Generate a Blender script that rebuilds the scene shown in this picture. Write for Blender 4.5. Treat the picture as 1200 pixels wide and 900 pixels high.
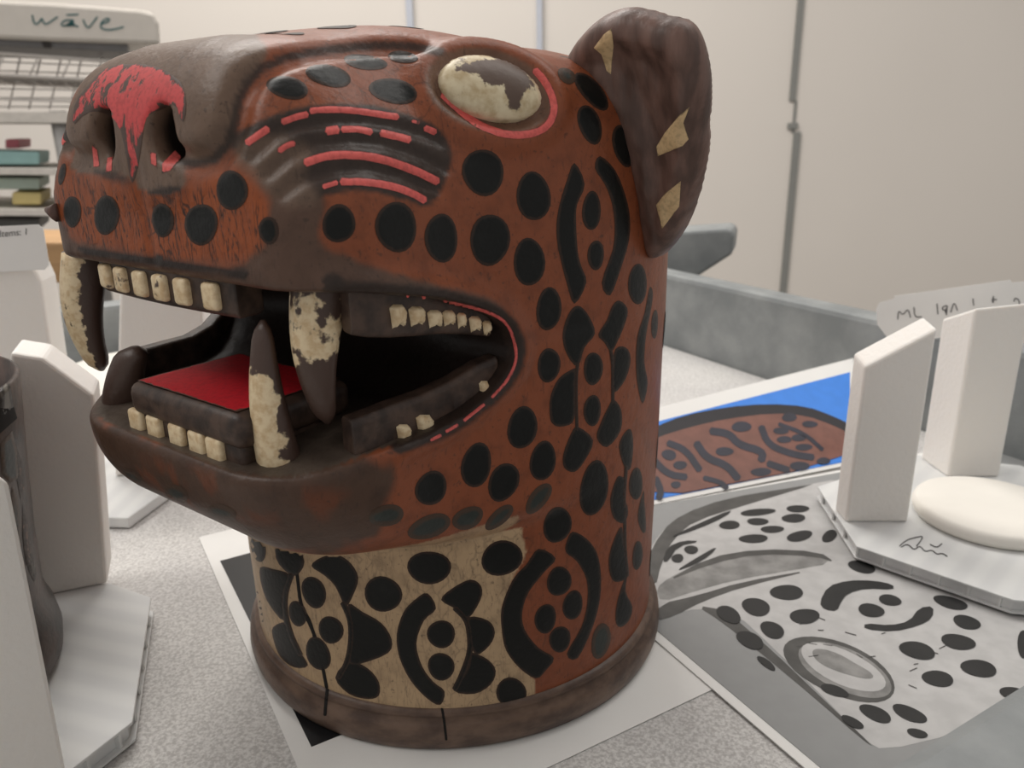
import bpy, bmesh, math, random
import numpy as np
from mathutils import Vector, Matrix
from mathutils.bvhtree import BVHTree
from mathutils.geometry import delaunay_2d_cdt
for o in list(bpy.data.objects): bpy.data.objects.remove(o)
SC = bpy.context.scene
COL = SC.collection
rng = random.Random(7)

# ------------------------------------------------------------------ camera
FPX = 930.0                       # focal length for a 1200 x 900 frame
PITCH, ROLL = math.radians(18.0), math.radians(1.0)
CAM = np.array([0.0232, -0.2761, 0.1837])
_f = np.array([0, math.cos(PITCH), -math.sin(PITCH)]); _r = np.array([1.0, 0, 0]); _d = np.cross(_f, _r)
RGT = math.cos(ROLL)*_r + math.sin(ROLL)*_d
DWN = -math.sin(ROLL)*_r + math.cos(ROLL)*_d
ROT = np.stack([RGT, DWN, _f], 1)
cam_d = bpy.data.cameras.new('camera'); cam = bpy.data.objects.new('camera', cam_d); COL.objects.link(cam)
cam_d.sensor_width = 36.0; cam_d.lens = 36.0*FPX/1200.0; cam_d.clip_start = 0.01
m = Matrix(((RGT[0], -DWN[0], -_f[0], CAM[0]), (RGT[1], -DWN[1], -_f[1], CAM[1]), (RGT[2], -DWN[2], -_f[2], CAM[2]), (0, 0, 0, 1)))
cam.matrix_world = m
cam_d.dof.use_dof = True; cam_d.dof.focus_distance = 0.215; cam_d.dof.aperture_fstop = 24.0
SC.camera = cam

# ------------------------------------------------------------------ world, lights, exposure
SC.view_settings.view_transform = 'Standard'
SC.view_settings.look = 'None'
SC.view_settings.gamma = 1.0
SC.view_settings.use_curve_mapping = False
SC.view_settings.exposure = 0.5
W = bpy.data.worlds.new('room_ambient'); SC.world = W; W.use_nodes = True
W.node_tree.nodes['Background'].inputs[0].default_value = (1.0, 0.965, 0.93, 1)
W.node_tree.nodes['Background'].inputs[1].default_value = 0.33
def area(name, loc, size, power, target, col=(1, .96, .91)):
    l = bpy.data.lights.new(name, 'AREA'); l.shape = 'RECTANGLE'; l.size, l.size_y = size; l.energy = power; l.color = col
    o = bpy.data.objects.new(name, l); COL.objects.link(o); o.location = loc
    o.rotation_euler = (Vector(target)-Vector(loc)).to_track_quat('-Z', 'Y').to_euler()
    return o
area('ceiling_or_fill_light', (-0.55, 1.2, 1.75), (1.2, 0.5), 22, (-0.55, 1.2, 0))
area('ceiling_or_fill_light', (-1.3, -0.15, 1.7), (1.2, 0.5), 9, (-1.1, -0.1, 0))  # added fill lamp, out of view, brightens the right posts and nose front
area('ceiling_or_fill_light', (0.9, 0.5, 1.75), (1.2, 0.5), 7, (0.9, 0.5, 0))

# ------------------------------------------------------------------ helpers: rays and frames
def ray(px):
    d = ROT @ np.array([(px[0]-600)/FPX, (px[1]-450)/FPX, 1.0]); return d/np.linalg.norm(d)
def ground(px, z=0.0):
    d = ray(px); t = (z-CAM[2])/d[2]; return CAM+t*d
def at_y(px, Y):
    d = ray(px); t = (Y-CAM[1])/d[1]; return CAM+t*d
def on_plane(px, p0, n):
    d = ray(px); n = np.asarray(n, float); t = ((np.asarray(p0)-CAM)@n)/(d@n); return CAM+t*d
TH = math.radians(37.0)           # the vessel's facing direction
FW = np.array([-math.sin(TH), -math.cos(TH), 0]); LF = np.array([math.cos(TH), -math.sin(TH), 0])
def to_local(Wp): Wp = np.asarray(Wp); return np.stack([Wp@FW, Wp@LF, Wp[..., 2]], -1)*1000.0
def to_world(L):
    L = np.asarray(L, float)/1000.0
    return L[..., :1]*FW + L[..., 1:2]*LF + L[..., 2:3]*np.array([0, 0, 1.0])
def project(Wp):
    q = (np.asarray(Wp)-CAM) @ ROT
    return np.stack([600+FPX*q[..., 0]/q[..., 2], 450+FPX*q[..., 1]/q[..., 2]], -1)

# ------------------------------------------------------------------ the carved body as a distance field (mm)
def smin(a, b, k):
    h = np.maximum(k-np.abs(a-b), 0)/k; return np.minimum(a, b)-h*h*k*0.25
def smax(a, b, k): return -smin(-a, -b, k)
def sstep(a, b, x):
    t = np.clip((x-a)/(b-a), 0, 1); return t*t*(3-2*t)
def rbox2(x, y, x0, x1, hy, r):
    qx = np.abs(x-(x0+x1)/2)-(x1-x0)/2+r; qy = np.abs(y)-hy+r
    return np.minimum(np.maximum(qx, qy), 0)+np.hypot(np.maximum(qx, 0), np.maximum(qy, 0))-r
def cap(d2, w, r):
    a = d2+r; b = w+r
    return np.minimum(np.maximum(a, b), 0)+np.hypot(np.maximum(a, 0), np.maximum(b, 0))-r
def extr(d2, z, z0, z1, rt, rb): return np.maximum(cap(d2, z-z1, rt), cap(d2, z0-z, rb))
def ellips(x, y, z, c, r):
    px, py, pz = (x-c[0])/r[0], (y-c[1])/r[1], (z-c[2])/r[2]
    k0 = np.sqrt(px*px+py*py+pz*pz)+1e-6; k1 = np.sqrt((px/r[0])**2+(py/r[1])**2+(pz/r[2])**2)+1e-6
    return k0*(k0-1)/k1
def body_base(x, y, z):
    dc = np.hypot(x, y)
    rc = 75.2+1.1*sstep(10, 110, z)
    top = 204.5-3.5*sstep(46, 4, x)
    cyl = extr(dc-rc, z, 1.0, top, 20, 1)
    hy = 60.5-12*sstep(166, 203, z)
    up = extr(rbox2(x, y, -40, 105, hy, 19+8*sstep(165, 185, z)), z, 120, 204.5, 24, 1)
    d = smin(cyl, up, 16)
    nose = extr(rbox2(x, y, 10, 105.5, 32, 18), z, 164, 204.5, 22, 8)
    ya = np.abs(y)
    alar = ellips(x, ya, z, (88, 27, 182), (17.5, 13.0, 19))
    nose = smin(nose, alar, 6)
    d = smin(d, nose, 3)
    jaw = extr(smin(rbox2(x, y, -20, 112, 57, 30), np.hypot(x-10.0, y)-74.2, 14), z, 72.5+5.5*sstep(50, 85, x), 130, 1, 10+18*sstep(66, 100, x))
    d = smin(d, jaw, 1.2)
    return d
def trace(px, f=body_base):
    d = ray(px); o = to_local(CAM); dl = to_local(d)/1000.0
    t = 60.0
    for _ in range(200):
        p = o+t*dl; v = float(f(p[0], p[1], p[2]))
        t += v*0.7
        if abs(v) < 0.02 or t > 600: break
    return o+t*dl if t < 600 else None
# ------------------------------------------------------------------ mesh and scene helpers
def lin(r, g, b):
    f = lambda c: c/12.92 if c <= .04045 else ((c+.055)/1.055)**2.4
    return (f(r/255), f(g/255), f(b/255), 1.0)
def mesh_obj(name, verts, faces, mat, parent=None, smooth=True):
    me = bpy.data.meshes.new(name); me.from_pydata([tuple(map(float, v)) for v in verts], [], [tuple(int(i) for i in f) for f in faces])
    if smooth:
        me.polygons.foreach_set('use_smooth', [True]*len(me.polygons))
    if mat is not None: me.materials.append(mat)
    o = bpy.data.objects.new(name, me); COL.objects.link(o)
    if parent is not None: o.parent = parent; o.matrix_parent_inverse = parent_inv(parent)
    return o
def parent_inv(p):
    mw = Matrix.LocRotScale(p.location, p.rotation_euler, p.scale)
    q = p.parent
    while q is not None:
        mw = Matrix.LocRotScale(q.location, q.rotation_euler, q.scale) @ q.matrix_parent_inverse @ mw if False else mw
        q = q.parent
    return mw.inverted()
def tag(o, label=None, cat=None, group=None, kind=None):
    if label: o['label'] = label
    if cat: o['category'] = cat
    if group: o['group'] = group
    if kind: o['kind'] = kind
    return o
def thing(name, label, cat, loc=(0, 0, 0), group=None):
    o = bpy.data.objects.new(name, None); COL.objects.link(o); o.location = tuple(map(float, loc)); o.empty_display_size = .02
    return tag(o, label, cat, group)
def bevelled(o, w=.0006, seg=2):
    md = o.modifiers.new('bevel', 'BEVEL'); md.width = w; md.segments = seg; md.limit_method = 'ANGLE'
    return o
def prism(name, base, top, mat, parent=None, bev=.0008):
    n = len(base); v = list(base)+list(top)
    f = [tuple(range(n))[::-1], tuple(range(n, 2*n))]+[(i, (i+1) % n, n+(i+1) % n, n+i) for i in range(n)]
    o = mesh_obj(name, v, f, mat, parent, smooth=False)
    bm = bmesh.new(); bm.from_mesh(o.data); bmesh.ops.recalc_face_normals(bm, faces=bm.faces); bm.to_mesh(o.data); bm.free()
    if bev: bevelled(o, bev)
    return o
def box(name, c, ax, ay, az, mat, parent=None, bev=.0008):
    """box about c with half-extent vectors"""
    c, ax, ay, az = map(lambda q: np.asarray(q, float), (c, ax, ay, az))
    b = [c-ax-ay-az, c+ax-ay-az, c+ax+ay-az, c-ax+ay-az]; t = [q+2*az for q in b]
    return prism(name, b, t, mat, parent, bev)
def loops_mesh(rings, closed=True, caps=True):
    n = len(rings[0]); v = [p for r in rings for p in r]; f = []
    for i in range(len(rings)-1):
        for j in range(n if closed else n-1):
            a, b = i*n+j, i*n+(j+1) % n
            f.append((a, b, b+n, a+n))
    if caps:
        f.append(tuple(range(n))[::-1]); f.append(tuple(range((len(rings)-1)*n, len(rings)*n)))
    return v, f
def tube(name, pts, radii, mat, parent=None, seg=12):
    pts = [np.asarray(p, float) for p in pts]; rings = []
    if np.isscalar(radii): radii = [radii]*len(pts)
    for i, p in enumerate(pts):
        d = pts[min(i+1, len(pts)-1)]-pts[max(i-1, 0)]; d = d/np.linalg.norm(d)
        a = np.cross(d, [0, 0, 1.0] if abs(d[2]) < .9 else [1.0, 0, 0]); a /= np.linalg.norm(a); b = np.cross(d, a)
        rings.append([p+radii[i]*(math.cos(t)*a+math.sin(t)*b) for t in np.linspace(0, 2*math.pi, seg, endpoint=False)])
    v, f = loops_mesh(rings)
    return mesh_obj(name, v, f, mat, parent)
def lathe(name, prof, c, mat, parent=None, seg=96, cap=True):
    rings = [[(c[0]+r*math.cos(t), c[1]+r*math.sin(t), c[2]+z) for t in np.linspace(0, 2*math.pi, seg, endpoint=False)] for r, z in prof]
    v, f = loops_mesh(rings, caps=cap)
    return mesh_obj(name, v, f, mat, parent)

# ------------------------------------------------------------------ materials
class NT:
    def __init__(s, name):
        s.m = bpy.data.materials.new(name); s.m.use_nodes = True; s.t = s.m.node_tree; s.b = s.t.nodes['Principled BSDF']
    def n(s, typ, **kw):
        q = s.t.nodes.new(typ)
        for k, v in kw.items(): setattr(q, k, v)
        return q
    def l(s, a, b): s.t.links.new(a, b)
    def noise(s, scale, detail=4, stretch=(1, 1, 1), rough=.55):
        g = s.n('ShaderNodeNewGeometry'); mp = s.n('ShaderNodeMapping'); mp.inputs['Scale'].default_value = stretch
        s.l(g.outputs['Position'], mp.inputs['Vector'])
        q = s.n('ShaderNodeTexNoise'); q.inputs['Scale'].default_value = scale; q.inputs['Detail'].default_value = detail; q.inputs['Roughness'].default_value = rough
        s.l(mp.outputs[0], q.inputs['Vector']); return q.outputs['Fac']
    def ramp(s, fac, a, b):
        q = s.n('ShaderNodeMapRange'); q.interpolation_type = 'SMOOTHSTEP'; s.l(fac, q.inputs[0]); q.inputs[1].default_value = a; q.inputs[2].default_value = b
        return q.outputs[0]
    def mix(s, fac, a, b, mode='MIX'):
        q = s.n('ShaderNodeMix', data_type='RGBA', blend_type=mode)
        for v, i in ((fac, 0), (a, 6), (b, 7)):
            if isinstance(v, (int, float)): q.inputs[i].default_value = v
            elif isinstance(v, tuple): q.inputs[i].default_value = v
            else: s.l(v, q.inputs[i])
        return q.outputs[2]
    def math(s, op, a, b):
        q = s.n('ShaderNodeMath', operation=op)
        for i, v in enumerate((a, b)):
            if isinstance(v, (int, float)): q.inputs[i].default_value = v
            else: s.l(v, q.inputs[i])
        return q.outputs[0]
    def attr(s, name, out='Fac'): q = s.n('ShaderNodeAttribute', attribute_name=name); return q.outputs[out]
    def bump(s, h, strength, dist=.001):
        q = s.n('ShaderNodeBump'); q.inputs['Strength'].default_value = strength; q.inputs['Distance'].default_value = dist; s.l(h, q.inputs['Height'])
        s.l(q.outputs[0], s.b.inputs['Normal'])
    def col(s, c):
        if isinstance(c, tuple): s.b.inputs['Base Color'].default_value = c
        else: s.l(c, s.b.inputs['Base Color'])
    def fin(s, rough=.5, spec=.5): s.b.inputs['Roughness'].default_value = rough; s.b.inputs['Specular IOR Level'].default_value = spec; return s.m
def simple(name, c, rough=.6, var=.12, scale=60, bump=0, bscale=400, spec=.4, c2=None, stretch=(1, 1, 1)):
    q = NT(name); f = q.ramp(q.noise(scale, stretch=stretch), .3, .7)
    d = c2 if c2 else tuple(x*(1-var) for x in c[:3])+(1,)
    q.col(q.mix(f, c, d))
    if bump: q.bump(q.noise(bscale, 5, stretch), bump, .0006)
    return q.fin(rough, spec)
DARK = lin(52, 41, 36)
def m_body():
    q = NT('painted_wood'); c = q.attr('Col', 'Color')
    c = q.mix(q.math('MULTIPLY', q.ramp(q.noise(170, 6), .42, .75), .45), c, q.mix(1.0, c, (.42, .40, .40, 1), 'MULTIPLY'))
    c = q.mix(q.math('MULTIPLY', q.ramp(q.noise(700, 3), .62, .72), .5), c, DARK)
    ck = q.noise(420, 3, (1, 1, .16))                     # fine upright cracks in the old paint
    ln = q.math('SUBTRACT', 1.0, q.ramp(q.math('ABSOLUTE', q.math('SUBTRACT', ck, .5), 0), 0.0, .03))
    c = q.mix(q.math('MULTIPLY', q.math('MULTIPLY', ln, q.attr('crack')), .85), c, lin(36, 28, 25))
    g = q.n('ShaderNodeNewGeometry'); mp = q.n('ShaderNodeMapping'); mp.inputs['Scale'].default_value = (1, 1, .45); q.l(g.outputs['Position'], mp.inputs['Vector'])
    wv = q.n('ShaderNodeVectorMath', operation='ADD'); nt = q.n('ShaderNodeTexNoise'); nt.inputs['Scale'].default_value = 160; q.l(g.outputs['Position'], nt.inputs['Vector'])
    sc = q.n('ShaderNodeVectorMath', operation='SCALE'); sc.inputs['Scale'].default_value = .006; q.l(nt.outputs['Color'], sc.inputs[0]); q.l(mp.outputs[0], wv.inputs[0]); q.l(sc.outputs[0], wv.inputs[1])
    vo = q.n('ShaderNodeTexVoronoi', feature='DISTANCE_TO_EDGE'); vo.inputs['Scale'].default_value = 170; q.l(wv.outputs[0], vo.inputs['Vector'])
    cr = q.math('SUBTRACT', 1.0, q.ramp(vo.outputs['Distance'], .0, .06))
    pat = q.ramp(q.noise(45, 3), .42, .62)
    c = q.mix(q.math('MULTIPLY', q.math('MULTIPLY', cr, pat), q.math('ADD', q.math('MULTIPLY', q.attr('crack'), .75), .12)), c, lin(38, 30, 27))
    c = q.mix(q.math('MULTIPLY', q.ramp(q.noise(900, 4, (1, 1, .25)), .6, .7), .35), c, lin(50, 39, 34))
    q.col(c); q.bump(q.math('SUBTRACT', q.noise(380, 6), q.math('MULTIPLY', q.math('MULTIPLY', cr, .12), q.attr('crack'))), .32, .0008); return q.fin(.42, .32)
MB = m_body()
def m_inlay(name, a, rim, edge0=.7, edge1=1.7, rough=.42):
    q = NT(name); e = q.math('ADD', q.attr('edge'), q.math('MULTIPLY', q.math('SUBTRACT', q.noise(500, 3), .5), .9))
    c = q.mix(q.ramp(e, edge0, edge1), rim, a)
    c = q.mix(q.math('MULTIPLY', q.ramp(q.noise(260, 5), .5, .8), .5), c, tuple(x*1.9 for x in a[:3])+(1,))
    q.col(c); q.bump(q.noise(600, 4), .25, .0006); return q.fin(rough, .22)
M_SPOT = m_inlay('black_inlay', lin(20, 21, 20), lin(56, 42, 35), .3, .9)
M_SPOT_GREY = m_inlay('faded_green_black_inlay', lin(50, 55, 52), lin(74, 58, 48))
def m_flake(name, a, under, e0, e1, amp=1.6, rough=.5, sc=330, st=(1, 1, .5), cap_=9.0):
    q = NT(name); e = q.math('ADD', q.math('MINIMUM', q.attr('edge'), cap_), q.math('MULTIPLY', q.math('SUBTRACT', q.noise(sc, 5, st, .65), .56), amp*2))
    c = q.mix(q.ramp(e, e0, e1), under, q.mix(q.ramp(q.noise(900, 2), .4, .7), a, tuple(x*.78 for x in a[:3])+(1,)))
    q.col(c); q.bump(q.ramp(e, e0, e1), .3, .0004); return q.fin(rough, .4)
M_RED = m_flake('red_paint', lin(222, 100, 94), DARK, -.15, .15, .35)
M_NOSERED = m_flake('flaking_red_paint', lin(204, 74, 74), lin(80, 62, 54), .2, .5, 3.3, sc=230, st=(1, 1, .28), cap_=1.0)
M_TONGUE = m_flake('tongue_red_paint', lin(196, 26, 40), lin(84, 60, 50), .2, .6, 1.2)
M_CREAM = m_flake('cream_paint', lin(212, 182, 138), lin(80, 62, 50), -.3, .1, .6)
M_EAR = simple('dark_ear_wood', lin(122, 94, 84), .45, scale=190, c2=lin(82, 63, 56), bump=.5, bscale=330, stretch=(1, 1, .16))
M_GUM = simple('dark_gum_wood', lin(82, 64, 54), .45, scale=200, c2=lin(46, 35, 30), bump=.3)
def m_tooth():
    q = NT('worn_cream_tooth'); e = q.math('ADD', q.attr('wear'), q.math('MULTIPLY', q.math('SUBTRACT', q.noise(230, 5), .5), 1.6))
    c = q.mix(q.ramp(q.noise(500, 3), .35, .7), lin(228, 208, 172), lin(204, 176, 136))
    q.col(q.mix(q.ramp(e, .42, .56), c, lin(74, 56, 48))); q.bump(q.noise(420, 4), .3, .0007); return q.fin(.42, .45)
M_TOOTH = m_tooth()
def m_eye():
    q = NT('eye_inlay'); e = q.math('ADD', q.attr('wear'), q.math('MULTIPLY', q.math('SUBTRACT', q.noise(210, 6, rough=.65), .5), 1.5))
    c = q.mix(q.ramp(q.noise(260, 4), .35, .7), lin(220, 206, 174), lin(184, 162, 124))
    q.col(q.mix(q.ramp(e, .44, .58), c, lin(92, 74, 64))); q.bump(q.noise(300, 4), .25, .0006); return q.fin(.45, .4)
M_EYE = m_eye()
M_RIM = simple('base_rim_wood', lin(116, 94, 80), .42, scale=90, c2=lin(78, 61, 53), bump=.3, stretch=(1, 1, 2))
M_CRACK = simple('dark_crack', lin(22, 17, 15), .8)
def m_foam():
    q = NT('white_foam'); q.col(lin(240, 236, 231)); q.b.inputs['Subsurface Weight'].default_value = .7; q.b.inputs['Subsurface Radius'].default_value = (.02, .019, .018); q.bump(q.noise(420, 5), .35, .0008); return q.fin(.85, .2)
M_FOAM = m_foam()
def m_board(dx=(1, 0, 0), pitch=.011):
    q = NT('corrugated_plastic'); g = q.n('ShaderNodeNewGeometry'); dt_ = q.n('ShaderNodeVectorMath', operation='DOT_PRODUCT'); q.l(g.outputs['Position'], dt_.inputs[0]); dt_.inputs[1].default_value = dx
    w_ = q.math('SINE', q.math('MULTIPLY', dt_.outputs['Value'], 6.2832/pitch), 0); q.col(q.mix(q.ramp(w_, -1.0, .9), lin(225, 226, 225), lin(217, 218, 218))); q.b.inputs['Subsurface Weight'].default_value = .25; q.b.inputs['Subsurface Radius'].default_value = (.006, .006, .006)
    return q.fin(.38, .5)
M_BOARD = m_board()
M_DISC = simple('white_foam_disc', lin(240, 236, 228), .7, .03, 40, .1)
M_PAPER = simple('white_paper', lin(238, 237, 234), .6, .02)
def m_liner():
    q = NT('grey_foam_liner'); f = q.noise(800, 5, rough=.75)
    c = q.mix(q.ramp(f, .38, .62), lin(190, 187, 184), lin(230, 228, 225)); q.col(q.mix(q.ramp(q.noise(18, 2), .3, .7), c, q.mix(1.0, c, (.92, .92, .93, 1), 'MULTIPLY')))
    q.bump(f, .45, .001); return q.fin(.55, .35)
M_LINER = m_liner()
def m_tray():
    q = NT('grey_tray_plastic'); c = q.mix(q.ramp(q.noise(30, 5), .3, .75), lin(128, 132, 133), lin(154, 157, 157)); q.col(c); q.bump(q.noise(500, 4), .3, .0006); return q.fin(.55, .4)
M_TRAY = m_tray()
M_WALL = simple('cream_wall', lin(228, 221, 213), .7, .03, 1.5)
M_STRIP = simple('grey_strip', lin(138, 138, 134), .5, .05)
M_INK = simple('pencil_ink', lin(70, 68, 68), .7)

# ------------------------------------------------------------------ px polygons
def chaikin(p, n=2, closed=True):
    p = np.asarray(p, float)
    for _ in range(n):
        q = np.roll(p, -1, 0) if closed else p[1:]
        a = p if closed else p[:-1]
        r = np.empty((2*len(a), 2)); r[0::2] = .75*a+.25*q; r[1::2] = .25*a+.75*q
        if not closed: r = np.vstack([p[:1], r, p[-1:]])
        p = r
    return p
def crom(p, n=4):
    p = np.asarray(p, float); a, b, c, d = np.roll(p, 1, 0), p, np.roll(p, -1, 0), np.roll(p, -2, 0); out = []
    for i in range(len(p)):
        for k in range(n):
            t = k/n; out.append(.5*(2*b[i]+(c[i]-a[i])*t+(2*a[i]-5*b[i]+4*c[i]-d[i])*t*t+(3*b[i]-a[i]-3*c[i]+d[i])*t**3))
    return np.array(out)
def ell(cx, cy, a, b, ang=0, n=22, wob=.035):
    t = np.linspace(0, 2*math.pi, n, endpoint=False); c, s = math.cos(math.radians(ang)), math.sin(math.radians(ang))
    w = 1+wob*np.sin(2*t+rng.random()*6)+wob*.7*np.sin(3*t+rng.random()*6)
    x, y = a*w*np.cos(t), b*w*np.sin(t); return np.stack([cx+x*c-y*s, cy+x*s+y*c], 1)
def stroke(pts, w, n=2):
    p = chaikin(pts, n, False) if len(pts) > 2 else np.asarray(pts, float)
    d = np.gradient(p, axis=0); d /= np.linalg.norm(d, axis=1)[:, None]; nn = np.stack([-d[:, 1], d[:, 0]], 1)
    L, R_ = p+nn*w/2, p-nn*w/2
    return np.vstack([L, (p[-1]+d[-1]*w*.25)[None], R_[::-1], (p[0]-d[0]*w*.25)[None]])
def poly_sd(P, poly):
    """signed distance to a closed polygon, negative inside"""
    P = np.asarray(P, float); poly = np.asarray(poly, float); d2 = np.full(len(P), 1e18); ins = np.zeros(len(P), bool)
    for a, b in zip(poly, np.roll(poly, -1, 0)):
        e = b-a; w = P-a; t = np.clip((w@e)/(e@e+1e-12), 0, 1); q = w-t[:, None]*e; d2 = np.minimum(d2, (q*q).sum(1))
        c = ((a[1] > P[:, 1]) != (b[1] > P[:, 1]))
        with np.errstate(divide='ignore', invalid='ignore'):
            ins ^= c & (P[:, 0] < (b[0]-a[0])*(P[:, 1]-a[1])/(b[1]-a[1])+a[0])
    d = np.sqrt(d2); return np.where(ins, -d, d)
def line_d(P, pts):
    P = np.asarray(P, float); d2 = np.full(len(P), 1e18)
    for a, b in zip(pts[:-1], pts[1:]):
        a, b = np.asarray(a, float), np.asarray(b, float); e = b-a; w = P-a; t = np.clip((w@e)/(e@e+1e-12), 0, 1); q = w-t[:, None]*e; d2 = np.minimum(d2, (q*q).sum(1))
    return np.sqrt(d2)
def tri_poly(poly, step):
    """triangulated polygon with interior points; returns 2D verts, faces, edge distance"""
    poly = np.asarray(poly, float); out = []
    for a, b in zip(poly, np.roll(poly, -1, 0)):
        k = max(1, int(round(np.linalg.norm(b-a)/step)))
        out += [a+(b-a)*i/k for i in range(k)]
    out = np.array(out); lo, hi = out.min(0), out.max(0)
    gx, gy = np.meshgrid(np.arange(lo[0], hi[0], step), np.arange(lo[1], hi[1], step*.9)); gx[1::2] += step/2
    g = np.stack([gx.ravel(), gy.ravel()], 1)
    if len(g): g = g[poly_sd(g, out) < -step*.45]
    P = [Vector((float(a), float(b))) for a, b in np.vstack([out, g])]
    r = delaunay_2d_cdt(P, [], [list(range(len(out)))], 1, 1e-4)
    v = np.array([tuple(q) for q in r[0]]); e = -poly_sd(v, out); e[e < .02*step] = 0
    return v, [f for f in r[2]], np.maximum(e, 0)
def set_attr(o, name, vals):
    a = o.data.attributes.new(name, 'FLOAT', 'POINT'); a.data.foreach_set('value', np.asarray(vals, np.float32))
# ------------------------------------------------------------------ carve the body
H = 1.0
gx = np.arange(-82, 118, H, dtype=np.float32); gy = np.arange(-82, 83, H, dtype=np.float32); gz = np.arange(-3, 212, H, dtype=np.float32)
GX, GY, GZ = gx[:, None, None], gy[None, :, None], gz[None, None, :]
D = body_base(GX, GY, GZ).astype(np.float32)

# mouth: a side profile cut right through from cheek to cheek, open to the front
LIP_UP = [(400, 343), (430, 344), (460, 346), (490, 348), (520, 352), (545, 358), (565, 364), (582, 373), (595, 386)]
LIP_LO = [(603, 402), (604, 412), (600, 425), (588, 444), (570, 463), (545, 483), (510, 502), (470, 520), (430, 537)]
pu = [trace(p) for p in LIP_UP]; pl = [trace(p) for p in LIP_LO]
MOUTH = [(150, 151.5)]+[(p[0], p[2]) for p in pu]+[(p[0], p[2]) for p in pl]+[(104, 108.5), (150, 106)]
xx, zz = np.meshgrid(gx, gz, indexing='ij')
m2 = poly_sd(np.stack([xx.ravel(), zz.ravel()], 1), MOUTH).reshape(xx.shape).astype(np.float32)
def op(c0, c1, fn):
    i0 = np.maximum(((np.asarray(c0)-np.array([gx[0], gy[0], gz[0]]))/H).astype(int)-2, 0); i1 = ((np.asarray(c1)-np.array([gx[0], gy[0], gz[0]]))/H).astype(int)+3
    s = tuple(slice(a, max(b, a)) for a, b in zip(i0, i1))
    x, y, z = GX[s[0]], GY[:, s[1]], GZ[:, :, s[2]]
    D[s] = fn(D[s], x, y, z)
def segs_d(x, y, z, pts):
    d = None
    for a, b in zip(pts[:-1], pts[1:]):
        e = b-a; L = float(e@e)+1e-9
        t = np.clip(((x-a[0])*e[0]+(y-a[1])*e[1]+(z-a[2])*e[2])/L, 0, 1)
        q = np.sqrt((x-a[0]-t*e[0])**2+(y-a[1]-t*e[1])**2+(z-a[2]-t*e[2])**2); d = q if d is None else np.minimum(d, q)
    return d
def chain(pts, r, add, k=2.0, mirror=True):
    for s in ((1, -1) if mirror else (1,)):
        P = [np.array([p[0], s*p[1], p[2]]) for p in pts]; A = np.array(P)
        if add: op(A.min(0)-r-5, A.max(0)+r+5, lambda d, x, y, z: smin(d, segs_d(x, y, z, P)-r, k))
        else: op(A.min(0)-r-5, A.max(0)+r+5, lambda d, x, y, z: smax(d, -(segs_d(x, y, z, P)-r), k))
def inset(p, q):
    """move a surface point along the field's gradient by q mm (outwards positive)"""
    g = np.array([float(body_base(p[0]+a, p[1]+b, p[2]+c)-body_base(p[0]-a, p[1]-b, p[2]-c)) for a, b, c in ((.5, 0, 0), (0, .5, 0), (0, 0, .5))])
    return p+g/np.linalg.norm(g)*q
def traced(pxs, off=0.0):
    return [inset(t, off) for t in (trace(p) for p in pxs) if t is not None]
# raised lip around the mouth, before the cut
chain(traced([(395, 335), (430, 336), (470, 339), (520, 344), (560, 353), (590, 368), (607, 390), (611, 412), (604, 434), (585, 458), (555, 484), (515, 508), (475, 526)], -1.5), 3.4, True, 3)
D[:] = smax(D, -m2[:, None, :], 2.0)
throat = ellips(GX, GY, GZ, (62, 0, 129), (26, 54, 16)); D[:] = smax(D, -throat, 4); del throat
# nostrils, philtrum, eye sockets
for s in (-1, 1):
    op((80, min(s*4, s*24), 165), (115, max(s*4, s*24), 200), lambda d, x, y, z: smax(d, -ellips(x, y, z, (107, s*12.8, 183.5), (20, 5.2, 6.4)), 1.6))
chain([np.array([107.5, 0, 176.0]), np.array([106.8, 0, 154.0])], 2.0, False, 2, False)
BROW = [(516, 61), (480, 54), (440, 53), (400, 57), (360, 62), (330, 69), (306, 81), (290, 97), (280, 118), (275, 145), (268, 168), (250, 188), (225, 192), (206, 184)]
chain(traced(BROW, .3), 2.6, False, 3)
for g in ([(297, 181), (320, 158), (350, 145), (390, 141), (430, 141), (470, 148), (515, 163)], [(314, 203), (340, 180), (370, 166), (410, 163), (450, 167), (490, 180), (523, 197)], [(330, 227), (355, 208), (390, 197), (430, 195), (470, 205), (515, 222)]):
    chain(traced(g, .2), 1.3, False, 1.5)
EYE_C = (573, 105); EYE = ell(573, 106, 68, 40, 16, 28, .01)
eyep = traced([tuple(p) for p in EYE]+[tuple(EYE[0])], .4)
chain(eyep, 2.0, False, 2)
chain(traced([tuple(p) for p in ell(575, 108, 82, 53, 16, 28, 0)], -1.2), 2.4, True, 4)

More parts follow.
